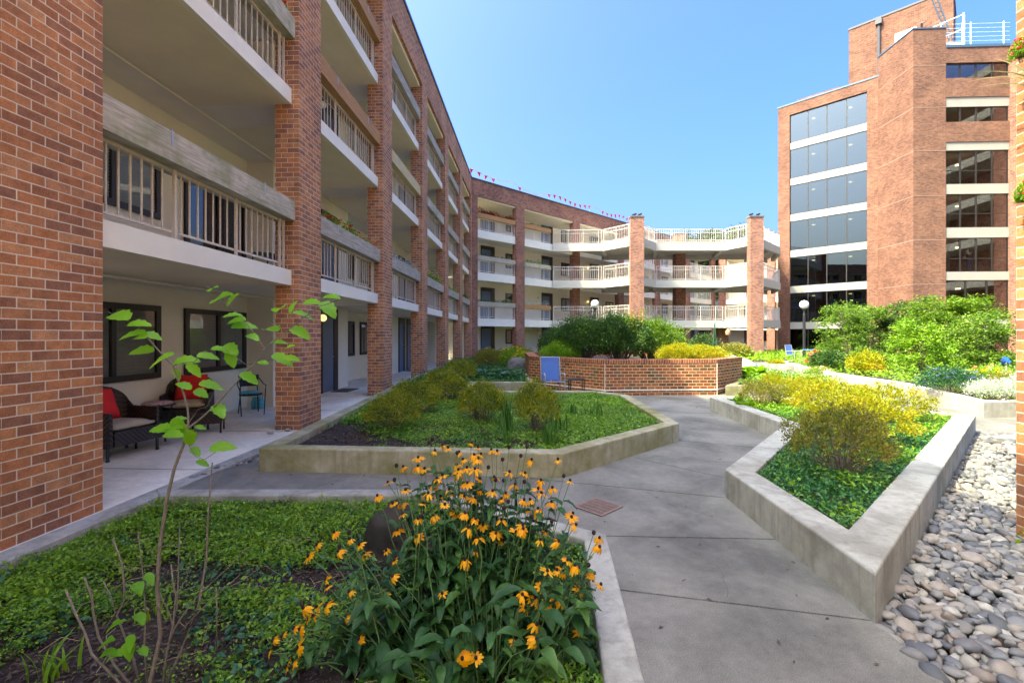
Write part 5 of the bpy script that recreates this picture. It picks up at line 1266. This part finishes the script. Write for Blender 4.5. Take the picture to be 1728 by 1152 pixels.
for hx, hy, kind in heads:
    f = (hy-745)/400; Yd = 2.75-.72*min(1,max(0,f))**.8+rg.normal(0,.07)
    if hx > 930 and hy > 880: Yd = max(Yd, 2.35)
    if hx < 640 and hy > 900: Yd = max(2.2, Yd)
    c = np.array(ray(hx, hy, Yd)); c[2] = max(c[2], -.02)
    b = np.array([c[0]*.55-.08+rg.normal(0,.06), 2.35+(c[1]-2.35)*.6+rg.normal(0,.05), -.1])
    midp = (b+c)/2+np.array([-(c[0]-b[0])*.22, -(c[1]-b[1])*.22, .04]); 
    ts = np.linspace(0,1,7)[:,None]; pts = (1-ts)**2*b+2*ts*(1-ts)*midp+ts**2*c; pts[1:-1] += rg.normal(0,.006,(5,3))
    sm.tube([tuple(p-SO) for p in pts], [.0042,.004,.0035,.003,.0026,.0023,.002], 5, False)
    ax = unit((pts[-1]-pts[-2])[None])[0]+np.array([rg.normal(0,.25), -.25+rg.normal(0,.2), .25]); 
    nl = int(4+max(0, c[2])*8)
    for k in range(nl):
        t = rg.uniform(.12,.88); p = (1-t)**2*b+2*t*(1-t)*midp+t**2*c; a = rg.uniform(0,6.28); l = (.20-.13*t)*rg.uniform(.6,1.25)
        lg.append(susleaf(p-SO, np.array([math.cos(a), math.sin(a), rg.uniform(-.1,.6)]), l, l*.36, rg))
    fobj.append((c-SO, ax, kind, Yd))
for i in range(150):      # big basal leaves
    a = rg.uniform(0,6.28); rr = rg.uniform(0,1)**.6; p = np.array([rr*math.cos(a)*.52-.10, rr*math.sin(a)*.38-.10, rg.uniform(.04,.42)]); a2 = a+rg.normal(0,.8)
    l = rg.uniform(.09,.18); lg.append(susleaf(p, np.array([math.cos(a2), math.sin(a2), rg.uniform(0,.7)]), l, l*.38, rg)); sm.tube([(p[0]*.6,p[1]*.6,0), tuple(p)], [.004,.003], 4, False)
sm.build('stems', 'stem', sus, True); V, T = joing(lg); trimesh('leaves', V, T, 'sus', sus, smooth=True)
fobj.sort(key=lambda q_: q_[3]); rest = []; cr = []
for i, (c, ax, kind, Yd) in enumerate(fobj):
    s_ = .041*rg.uniform(.65,1.2)
    gs = flowergeo(c, ax, s_, rg, rg.uniform(.15,1.25)) if kind else []
    cm = MB(); axn = Vector(ax).normalized(); cc = Vector(c)+axn*.006; cm.ball(tuple(cc), .0085 if kind else .0115, 8, (1,1,1.15))
    if i < 96 and gs:
        V, T = joing(gs); fo = trimesh('flower', V, T, 'petal', sus, smooth=True); cm.build('cone', 'cone', fo, True)
    else: rest += gs; cr.append(cm)
if rest: V, T = joing(rest); fo = trimesh('flower_mass', V, T, 'petal', sus, smooth=True); fo['kind'] = 'stuff'
q = MB()
for cm in cr: q.add(cm.v, cm.f)
q.build('cone_mass', 'cone', sus, True)['kind'] = 'stuff'
rd = random.Random(9); m = MB()
for i in range(70):
    x, y = rd.uniform(-3.2,-.4), rd.uniform(2.0,4.4); a = rd.uniform(0,6.28); l = rd.uniform(.1,.4); z = -.07+rd.uniform(0,.05)
    m.tube([(x,y,z),(x+math.cos(a)*l*.5,y+math.sin(a)*l*.5,z+rd.uniform(0,.05)),(x+math.cos(a+.3)*l,y+math.sin(a+.3)*l,z+rd.uniform(-.01,.03))], .0018, 4, False)
M['straw'] = flat('dry_straw', (.34,.26,.15), .9); tag(m.build('dry_stalks', 'straw'), 'dry straw coloured stalks lying over the foreground bed', 'dry stalks', kind='stuff')
# ---------------------------------------------------------------- SAPLING AND BARE STICKS
def pxpath(pts, Y, off): return [tuple(np.array(ray(x, y, Y+ (dy if len(p) > 2 else 0)))-off) for p in pts for (x, y, dy) in [(*p[:2], p[2] if len(p) > 2 else 0)]]
Z0 = np.array([-1.56,2.06,-.12])
sap = empty('sapling', 'thin young tree with sparse bright green leaves rising from the foreground bed', 'sapling', tuple(Z0))
SY = 2.05
m = MB()
br_ = [([(250,1165),(271,1070),(265,990),(269,925),(281,845),(294,790),(313,741),(318,715)], .011, .007),
       ([(318,715),(317,690),(310,664),(291,617),(255,577),(233,551),(205,537),(182,526)], .006, .0015),
       ([(318,722),(340,705),(364,683),(394,650),(430,613),(446,588),(485,559),(510,537),(540,517),(575,505)], .006, .0015),
       ([(446,588),(434,570),(412,540),(386,515),(364,493),(350,482)], .003, .001),
       ([(291,617),(310,612),(328,610),(343,595),(372,588)], .003, .001),
       ([(430,613),(415,615),(395,600),(375,585)], .002, .001),
       ([(313,741),(330,770),(345,775),(372,757),(385,755)], .002, .001),
       ([(317,715),(335,690),(350,685),(362,660)], .002, .001),
       ([(485,559),(470,550),(455,540)], .002, .001),([(430,613),(455,607),(480,605)], .002, .001)]
for p, r0, r1 in br_:
    k = len(p); m.tube(pxpath(p, SY, Z0), [.82*(r0+(r1-r0)*i/(k-1)) for i in range(k)], 7, False)
m.build('trunk', 'twig', sap, True)
lv = [(545,415,-160,130),(640,455,-10,100),(610,505,175,110),(640,515,190,90),(650,580,185,110),(740,620,160,120),(705,510,10,80),(860,625,-15,110),(965,605,0,90),(1010,570,-5,60),(1060,570,10,110),(1070,620,60,80),(985,290,-30,70),(1020,330,-30,120),(1070,345,-60,90),(1080,415,190,80),(1090,440,180,90),(1130,465,-10,110),(1170,515,10,70),(1290,380,185,110),(1355,375,-80,70),(1440,355,-10,90),(1530,330,-10,90),(1520,385,35,110),(1410,415,10,100),(1250,475,200,120),(1390,495,20,100),(1290,540,-10,70),(1310,620,20,100),(1350,615,0,70),(1215,635,200,50),(1155,705,25,90),(850,740,215,70),(930,775,20,70),(980,740,10,100),(900,670,40,80),(1015,855,30,90),(740,940,190,100),(830,895,-20,60),(880,985,80,90),(905,1045,30,60),(1030,1025,-10,110),(940,1100,20,60),(930,935,10,50),(800,930,-10,80),(800,965,-5,90),(820,690,60,60),(830,930,60,90),(1340,560,-30,50)]
lg = []
for x, y, ang, ln in lv:
    X_, Y_ = x/2.743, 380+y/2.743; Yd = SY+rg.normal(0,.03); c = np.array(ray(X_, Y_, Yd)); l = ln/2.743*SY/F*1.0; a = math.radians(ang)
    d = np.array([math.cos(a), rg.normal(0,.45), -math.sin(a)]); d /= np.linalg.norm(d); nrm = np.array([rg.normal(0,.3), -.55, .9]); s_ = np.cross(d, nrm); s_ /= np.linalg.norm(s_); n_ = np.cross(s_, d); p = c-d*l*.5; K = 8; V = []
    for k in range(K+1):
        f = k/K; wf = l*.66*math.sin(math.pi*min(1,(f*.97+.02))**.8)**.75*(1+.12*((k%2)*2-1)*(f > .1)); 
        if k == K: wf = 0
        q_ = p+d*l*f-n_*l*.25*f*f; up = n_*wf*.16; V += [q_-s_*wf*.5+up, q_, q_+s_*wf*.5+up]
    T = []
    for k in range(K): b = k*3; T += [[b,b+1,b+4],[b,b+4,b+3],[b+1,b+2,b+5],[b+1,b+5,b+4]]
    lg.append((np.array(V)-Z0, np.array(T)))
for i, g in enumerate(lg): trimesh('leaf', *g, 'sap', sap, smooth=True)
st = empty('bare_shrub', 'leafless pruned shrub of grey twigs beside the sapling in the foreground', 'shrub', tuple(Z0+np.array([.05,0,0])))
off = Z0+np.array([.05,0,0])
cr4 = lambda pts: [(x/3.098, 780+y/3.098) for x, y in pts]
sticks = [([(1110,0),(1095,180),(1085,330),(1080,500),(1040,730),(940,1000),(850,1200)], .009, .004, 2.1),([(1100,160),(1130,100),(1160,45)], .002, .001, 2.1),
 ([(345,670),(400,800),(440,880),(480,1000),(700,1230)], .008, .006, 2.0),([(440,600),(480,700),(490,800),(515,910),(600,1060),(720,1210)], .008, .006, 2.1),
 ([(590,400),(635,520),(650,640),(650,720),(610,800),(690,1000),(740,1200)], .007, .005, 2.15),([(540,620),(580,700),(605,790)], .004, .003, 2.15),
 ([(720,350),(735,480),(750,620),(760,770),(755,950),(770,1180)], .006, .003, 2.05),([(895,530),(905,640),(920,690),(905,850),(870,1000),(850,1190)], .007, .004, 2.0),
 ([(1010,480),(975,600),(930,690),(915,760)], .004, .002, 2.0),([(1310,430),(1180,560),(1040,690),(960,790),(910,870),(860,1010)], .006, .002, 2.0),
 ([(1250,590),(1100,720),(1000,820),(930,900)], .004, .002, 2.05),([(1130,650),(1135,780),(1130,1000)], .005, .004, 2.3),([(800,600),(700,690),(600,790),(520,920)], .003, .002, 2.1),
 ([(940,330),(935,480),(930,650),(925,760),(900,850)], .006, .003, 2.1),([(820,640),(850,720),(890,800),(900,850)], .004, .004, 2.08),([(620,540),(730,550)], .002, .001, 2.1),([(560,500),(650,560)], .002, .001, 2.15)]
m = MB()
for p, r0, r1, Y in sticks:
    k = len(p); m.tube(pxpath(cr4(p), Y, off), [.7*(min(r0,r1)+(abs(r0-r1))*i/(k-1)) for i in range(k)], 6, True)
m.build('twigs', 'twig', st, True)
gs = []
for x, y, ang, l in ((690,640,0,.07),(755,590,20,.06),(640,840,180,.07),(700,800,10,.07),(710,850,-30,.06),(600,930,170,.07),(660,940,60,.07),(720,980,0,.06),(640,1010,200,.07),(690,900,90,.06),(610,1000,190,.07)):
    c = np.array(ray(x/3.098, 780+y/3.098, 2.02))-off; a = math.radians(ang); d = np.array([math.cos(a), -.3, -math.sin(a)]); gs.append(susleaf(c, d, l, l*.75, rg))
V, T = joing(gs); trimesh('leaves', V, T, 'sap', st, smooth=True)
# right edge flowering plants
flowering((3.93,3.05,-.02), (.42,.42,.5), 'gcl', ['redp'], [10], 'green plant with red flowers at the foot of the right corner pillar', 111, fs=.05, rx=.6, h=1.1, ls=.10)
o = flowering((3.89,3.42,2.55), (.09,.12,.18), 'gcl', ['redp','pink'], [80,50], 'red and pink flowers with green leaves hanging beside the right corner pillar', 112, fs=.09, rx=.6, h=1.0, ls=.14)
blades((3.79,3.3,3.35), 10, .34, .02, 'pale spiky leaves sticking out beside the timber screen', 113, 'spiky_plant', 'silver', .02, 'spiky plant', 1.6)
o = flowering((3.80,3.40,3.62), (.07,.1,.16), 'gcl', ['redp','pink'], [80,50], 'red and pink flowers high beside the timber screen', 114, fs=.11, rx=.6, h=1.0, ls=.10)
# trees beyond the roofs
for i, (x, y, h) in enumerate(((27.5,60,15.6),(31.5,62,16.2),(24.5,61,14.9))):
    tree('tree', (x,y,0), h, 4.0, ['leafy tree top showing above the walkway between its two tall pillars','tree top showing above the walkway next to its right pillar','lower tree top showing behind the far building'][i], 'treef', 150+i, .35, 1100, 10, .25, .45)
# ---------------------------------------------------------------- FURNITURE
def wicker_chair(loc, rz, label):
    r = empty('wicker_armchair', label, 'armchair', loc, rz, 'wicker armchairs on the ground floor walkway'); w_ = .33
    m = MB(); m.box(W, -w_, w_, -.30, .30, .30, .36); m.build('seat', 'wick', r, bevel=.01)
    m = MB(); m.box(W, -w_+.05, w_-.05, -.335, -.305, .17, .36); m.build('front_apron', 'wick', r, bevel=.01)
    # barrel shaped arms and back as one curved shell
    N_ = 26; vs = []; 
    for i in range(N_+1):
        t = -1.15+2.3*i/N_; ang = math.pi/2+t*math.pi*.5*1.0
        f = i/N_*2-1; x = w_*1.08*math.sin(f*math.pi*.5)*(1.0); 
        if abs(f) > .55: k = (abs(f)-.55)/.45; x = math.copysign(w_*(1.0+.06*(1-k)), f); y = .20-.52*k
        else: x = w_*1.06*math.sin(f/.55*math.pi/2); y = .20+.14*math.cos(f/.55*math.pi/2)
        top = .60+.30*max(0, math.cos(min(1,abs(f)/.62)*math.pi/2))**.9; nx, ny = (x, y); l = math.hypot(nx, ny*1.2) or 1
        for (th_, z) in ((0,.16),(0,top),(.045,top),(.045,.16)): vs.append((x*(1-th_/ .4), y-(th_ if abs(f) < .55 else 0), z))
    fs = [[i*4+k, (i+1)*4+k, (i+1)*4+(k+1)%4, i*4+(k+1)%4] for i in range(N_) for k in range(4)]+[[0,1,2,3],[N_*4+3,N_*4+2,N_*4+1,N_*4]]
    m = MB(); m.add(vs, fs); m.build('back', 'wick', r)
    for x in (-w_, w_):
        for y in (-.29, .22):
            m = MB(); m.tube([(x,y,.40),(x,y,0)], .016, 8); m.lathe((x,y,0), [(.022,0),(.022,.02)], 8); m.build('leg', 'black', r)
    return r
def cushion(name, loc, rz, size, mat, label, cat, tilt=0):
    bm = bmesh.new(); bmesh.ops.create_cube(bm, size=1); bmesh.ops.subdivide_edges(bm, edges=bm.edges, cuts=7, use_grid_fill=True)
    for v in bm.verts:
        x, y, z = v.co*2; e = max(abs(x), abs(y)); k = (1-abs(x)**4)*(1-abs(y)**4); v.co = Vector((x/2*size[0]*(1-.05*(1-abs(y))), y/2*size[1]*(1-.05*(1-abs(x))), z/2*size[2]*(.25+.75*k**.45)))
    me = bpy.data.meshes.new(name); bm.to_mesh(me); bm.free(); me.materials.append(M[mat]); me.polygons.foreach_set('use_smooth', [True]*len(me.polygons))
    o = bpy.data.objects.new(name, me); C.objects.link(o); o.location = loc; o.rotation_euler = (tilt,0,rz); return tag(o, label, cat)
c1 = (-5.27,6.05); r1 = math.radians(80)
wicker_chair((*c1,0), r1, 'dark wicker armchair nearest the near pillar, cut off by it')
cushion('seat_cushion', (c1[0]+.03,c1[1],.40), r1, (.56,.54,.12), 'tan', 'tan seat cushion in the wicker armchair nearest the pillar', 'cushion')
cushion('pillow', (c1[0]-.24,c1[1]+.02,.66), r1, (.44,.44,.14), 'redf', 'red pillow in the wicker armchair nearest the pillar', 'pillow', math.radians(68))
c2 = (-5.55,7.8); r2 = math.radians(25)
wicker_chair((*c2,0), r2, 'dark wicker armchair under the middle of the right window')
cushion('seat_cushion', (c2[0]+.02,c2[1]-.03,.42), r2, (.56,.54,.12), 'tan', 'tan seat cushion in the wicker armchair farther along', 'cushion')
cushion('pillow', (c2[0]-.06,c2[1]+.16,.68), r2, (.46,.44,.14), 'redf', 'red pillow leaning in the wicker armchair farther along', 'pillow', math.radians(70))
def footstool(loc, rz, label):
    r = empty('wicker_footstool', label, 'footstool', loc, rz); m = MB(); m.box(W, -.24,.24,-.19,.19,.27,.34); m.box(W, -.24,.24,-.19,-.16,.16,.27); m.box(W, -.24,.24,.16,.19,.16,.27); m.build('seat', 'wick', r)
    for x in (-.22,.22):
        for y in (-.17,.17): m = MB(); m.tube([(x,y,.27),(x,y,0)], .014, 8); m.build('leg', 'black', r)
footstool((-5.05,6.55,0), r1, 'wicker footstool in front of the nearer wicker armchair')
footstool((-5.0,7.45,0), r2, 'wicker footstool in front of the farther wicker armchair')
st_ = empty('side_table', 'small round black side table with red patterned top between the wicker chairs', 'side table', (-5.47,7.05,0))
m = MB(); m.lathe((0,0,.5), [(.22,0),(.22,.02)], 24); m.build('table_top', 'black', st_); m = MB(); m.lathe((-.02,0,.5201), [(.19,0),(.2,.02),(.17,.035)], 20); m.build('table_mat', 'redpat', st_)
for i in range(3):
    a = i*2.094+.4; m = MB(); m.tube([(math.cos(a)*.17,math.sin(a)*.17,.5),(math.cos(a)*.12,math.sin(a)*.12,.25),(math.cos(a)*.22,math.sin(a)*.22,0)], .012, 6); m.build('leg', 'black', st_)
mc = empty('metal_armchair', 'black metal armchair with woven back near the wall past the wicker chairs', 'armchair', (-5.25,9.15,0), math.radians(40)); mc.scale = (.9,.9,.88)
m = MB(); m.lathe((0,0,.44), [(.23,0),(.235,.02),(.22,.035)], 18); m.build('seat', 'wick', mc)
m = MB(); n = 10
vs = []
for i in range(n+1):
    a = math.radians(50+80*i/n); x, y = .25*math.cos(a)*1.0, .25*math.sin(a); 
    for z, k in ((.62,1.05),(.88,1.22),(.88,1.3),(.62,1.13)): vs.append((x*k, y*k, z+(.03 if z > .7 and 2 < i < 8 else 0)))
m.add(vs, [[i*4+k,(i+1)*4+k,(i+1)*4+(k+1)%4,i*4+(k+1)%4] for i in range(n) for k in range(4)]+[[0,1,2,3],[n*4+3,n*4+2,n*4+1,n*4]]); m.build('backrest', 'wick', mc)
for sx in (-1,1):
    m = MB(); m.tube([(sx*.17,.24,.86),(sx*.26,.05,.68),(sx*.27,-.16,.66),(sx*.25,-.22,.58),(sx*.22,-.22,0)], .012, 8); m.build('front_leg', 'black', mc)
    m = MB(); m.tube([(sx*.17,.24,.88),(sx*.17,.20,.45),(sx*.2,.28,0)], .012, 8); m.build('rear_leg', 'black', mc)
cushion('folded_towel', (-5.25,9.12,.44), .5, (.34,.30,.06), 'teal', 'teal and tan folded cloth on the seat of the black metal armchair', 'cloth')
wb = empty('bottle_pack', 'pack of blue water bottles on the floor beside the metal armchair', 'bottles', (-5.50,9.85,0))
for i in range(6):
    m = MB(); m.lathe((-.08+.08*(i%3),-.04+.08*(i//3),0), [(.034,0),(.036,.04),(.036,.17),(.016,.23),(.016,.26)], 10); m.build('bottle', 'teal', wb, True)
def doormat(s_, d, label): 
    m = MB(); m.box(local((*LP(s_, d), .002), -ANG), -.25,.25,-.42,.42,0,.012); tag(m.build('doormat', 'idark', bevel=.004), label, 'doormat')
doormat(12.9, -1.5, 'dark doormat before the blue door with the glowing globe lamp'); doormat(20.4, -1.5, 'dark doormat before the pair of blue doors')
ub = empty('folded_cart', 'black folded cart leaning by a ground floor pillar', 'cart', (*LP(18.6,-.9),0)); m = MB()
m.tube([(0,0,.05),(.06,0,.9),(.16,-.05,1.05)], .03, 6); m.tube([(.08,.06,.05),(.08,.04,.85)], .05, 6); m.build('frame', 'black', ub)
for sy in (-.08,.08): m = MB(); m.tube([(.02,sy,.09),(.02,sy+.02,.09)], .09, 14); m.build('wheel', 'black', ub)
# blue sling chairs
def slingchair(loc, rz, label, h=1.02):
    r = empty('sling_chair', label, 'chair', loc, rz)
    m = MB(); m.add([(-.22,.20,.44),(.22,.20,.44),(.22,.30,h),(-.22,.30,h),(-.22,.215,.44),(.22,.215,.44),(.22,.315,h),(-.22,.315,h)], [[0,1,2,3],[7,6,5,4],[0,4,5,1],[3,2,6,7],[0,3,7,4],[1,5,6,2]]); m.build('backrest', 'bluef', r)
    m = MB(); m.add([(-.22,-.24,.46),(.22,-.24,.46),(.22,.20,.42),(-.22,.20,.42),(-.22,-.24,.445),(.22,-.24,.445),(.22,.20,.405),(-.22,.20,.405)], [[0,1,2,3],[7,6,5,4],[0,4,5,1],[3,2,6,7],[0,3,7,4],[1,5,6,2]]); m.build('seat', 'bluef', r)
    for sx in (-.25,.25):
        m = MB(); m.tube([(sx,-.26,0),(sx,-.27,.6),(sx,-.22,.64),(sx,.2,.62)], .017, 8); m.build('front_leg', 'grey', r); m = MB(); m.tube([(sx,.36,0),(sx,.20,.42),(sx,.30,h)], .017, 8); m.build('rear_leg', 'grey', r)
    m = MB(); m.tube([(-.25,-.26,.44),(.25,-.26,.44)], .012, 6); m.tube([(-.25,.31,h),(.25,.31,h)], .015, 6); m.build('crossbar', 'grey', r)
    return r
slingchair((1.02,11.45,0), math.radians(8), 'blue sling chair with grey frame against the brick planter')
slingchair((15.2,24.6,.12), math.radians(22), 'pale blue chair far away beside the lamp post', .95)
def smalltable(loc, w_, h, label, mat='black'):
    r = empty('side_table', label, 'side table', loc); m = MB(); m.box(W, -w_/2,w_/2,-w_/2,w_/2,h-.03,h); m.build('table_top', mat, r)
    for sx in (-1,1):
        for sy in (-1,1): m = MB(); m.tube([(sx*(w_/2-.02),sy*(w_/2-.02),h-.03),(sx*(w_/2-.02),sy*(w_/2-.02),0)], .014, 6); m.build('leg', 'black', r)
    return r
smalltable((1.62,11.45,0), .38, .50, 'small square black side table next to the blue sling chair')
bt = empty('bistro_table', 'small bistro table by the far lamp post', 'table', (15.55,23.8,.12)); m = MB(); m.lathe((0,0,.7), [(.32,0),(.32,.03)], 20); m.build('table_top', 'bluef', bt)
for a in (0,2.1,4.2): m = MB(); m.tube([(0,0,.68),(.07*math.cos(a),.07*math.sin(a),.35),(.28*math.cos(a),.28*math.sin(a),0)], .014, 6); m.build('leg', 'black', bt)
# balcony furniture, nearest bay on the second floor
gp = LP(9.5,-1.2)
gc_ = empty('garden_chair', 'green scrolled garden chair on the nearest second floor balcony', 'chair', (*LP(8.35,-1.15), FL1[1]), math.radians(-60)); GM = flat('green_metal', (.03,.11,.07), .5); M['greenm'] = GM
m = MB(); m.lathe((0,0,.43), [(.2,0),(.2,.02)], 16); m.build('seat', 'greenm', gc_)
m = MB()
m.tube([(-.2,.2,.43),(-.22,.25,.8),(-.1,.27,.93),(.1,.27,.93),(.22,.25,.8),(.2,.2,.43)], .013, 6)
for x in (-.1,0,.1): m.tube([(x,.2,.44),(x*1.1,.26,.92)], .008, 5)
m.build('backrest', 'greenm', gc_)
for sx in (-.18,.18):
    for sy in (-.18,.2): m = MB(); m.tube([(sx,sy,.43),(sx*1.1,sy*1.1,0)], .012, 6); m.build('leg', 'greenm', gc_)
tb = empty('balcony_table', 'table with a blue cloth on the nearest second floor balcony', 'table', (*LP(9.35,-1.1), FL1[1])); m = MB(); m.box(W, -.45,.45,-.35,.35,.50,.56); m.build('table_top', 'bluef', tb, bevel=.02)
for sx in (-.4,.4):
    for sy in (-.3,.3): m = MB(); m.tube([(sx,sy,.5),(sx,sy,0)], .014, 6); m.build('leg', 'black', tb)
# lamp posts
def lamppost(loc, h, label, d=.23):
    r = empty('lamp_post', label, 'lamp post', loc, 0, 'globe lamp posts'); m = MB(); m.lathe((0,0,0), [(.16,0),(.16,.08),(.1,.16),(.075,.2),(.07,h-.35),(.055,h-.3),(.055,h-.12),(.11,h-.09),(.11,h-.04)], 14); m.build('post', 'black', r, False)
    m = MB(); m.ball((0,0,h+d*.85), d, 24); m.build('globe', 'globe', r, True)
Y1 = 25.5; lamppost(((1004-CX)/F*Y1, Y1, .2), 2.95, 'globe lamp post standing behind the evergreen bushes'); Y2 = 25.0
lamppost(((1357-CX)/F*Y2, Y2, .08), 3.0, 'globe lamp post standing by the far blue chair')
# shepherd hook and feeder
fd = empty('plant_hook', 'dark green shepherd hook pole beyond the brick planter', 'hook', (11.1,24.5,0)); m = MB(); m.tube([(-.35,0,0),(-.2,0,2.2),(0,0,2.45),(.35,0,2.35),(.5,0,2.0)], .02, 6); m.tube([(0,0,0),(-.18,0,2.25)], .018, 6); m.build('pole', 'greenm', fd)
hb = tag((lambda m: (m.lathe((0,0,0), [(.03,.34),(.04,.3),(.13,.16),(.10,0)], 12), m.build('hanging_pot', 'terra'))[1])(MB()), 'orange pot hanging from the green hook', 'hanging pot'); hb.location = (11.62,24.5,1.62)
# ---------------------------------------------------------------- CAMERA, LIGHT, WORLD
sc = bpy.context.scene
cam = bpy.data.cameras.new('camera'); co = bpy.data.objects.new('camera', cam); C.objects.link(co); sc.camera = co
cam.sensor_width = 36; cam.lens = 36*F/1728; cam.shift_y = -10/1728; cam.clip_end = 1500; cam.clip_start = .05
co.location = (0,0,EYE); co.rotation_euler = (math.radians(90),0,0)
SAZ = math.radians(245); SEL = math.radians(52)
sd = Vector((math.sin(SAZ)*math.cos(SEL), math.cos(SAZ)*math.cos(SEL), math.sin(SEL)))
sl = bpy.data.lights.new('sun', 'SUN'); sl.energy = 2.0; sl.angle = math.radians(.5); sl.color = (1,.95,.86)
so = bpy.data.objects.new('sun', sl); C.objects.link(so); so.rotation_euler = sd.to_track_quat('Z','Y').to_euler()
w = bpy.data.worlds.new('World'); sc.world = w; w.use_nodes = True; nt = w.node_tree; bg = nt.nodes['Background']
sk = nt.nodes.new('ShaderNodeTexSky'); sk.sky_type = 'NISHITA'; sk.sun_disc = False; sk.sun_elevation = SEL; sk.sun_rotation = SAZ
sk.air_density = 1.0; sk.dust_density = 10; sk.ozone_density = 10
hs = nt.nodes.new('ShaderNodeHueSaturation'); hs.inputs['Saturation'].default_value = 1.25; hs.inputs['Hue'].default_value = .518
nt.links.new(sk.outputs[0], hs.inputs['Color']); nt.links.new(hs.outputs[0], bg.inputs[0]); bg.inputs[1].default_value = .15
sc.view_settings.view_transform = 'Standard'; sc.view_settings.look = 'None'; sc.view_settings.exposure = 2.6; sc.view_settings.gamma = 1
sc.view_settings.use_white_balance = True; sc.view_settings.white_balance_temperature = 8100; sc.view_settings.white_balance_tint = -6
sc.render.resolution_x = 1024; sc.render.resolution_y = 682
sc.cycles.max_bounces = 8; sc.cycles.diffuse_bounces = 4; sc.cycles.transparent_max_bounces = 12; sc.cycles.use_denoising = True
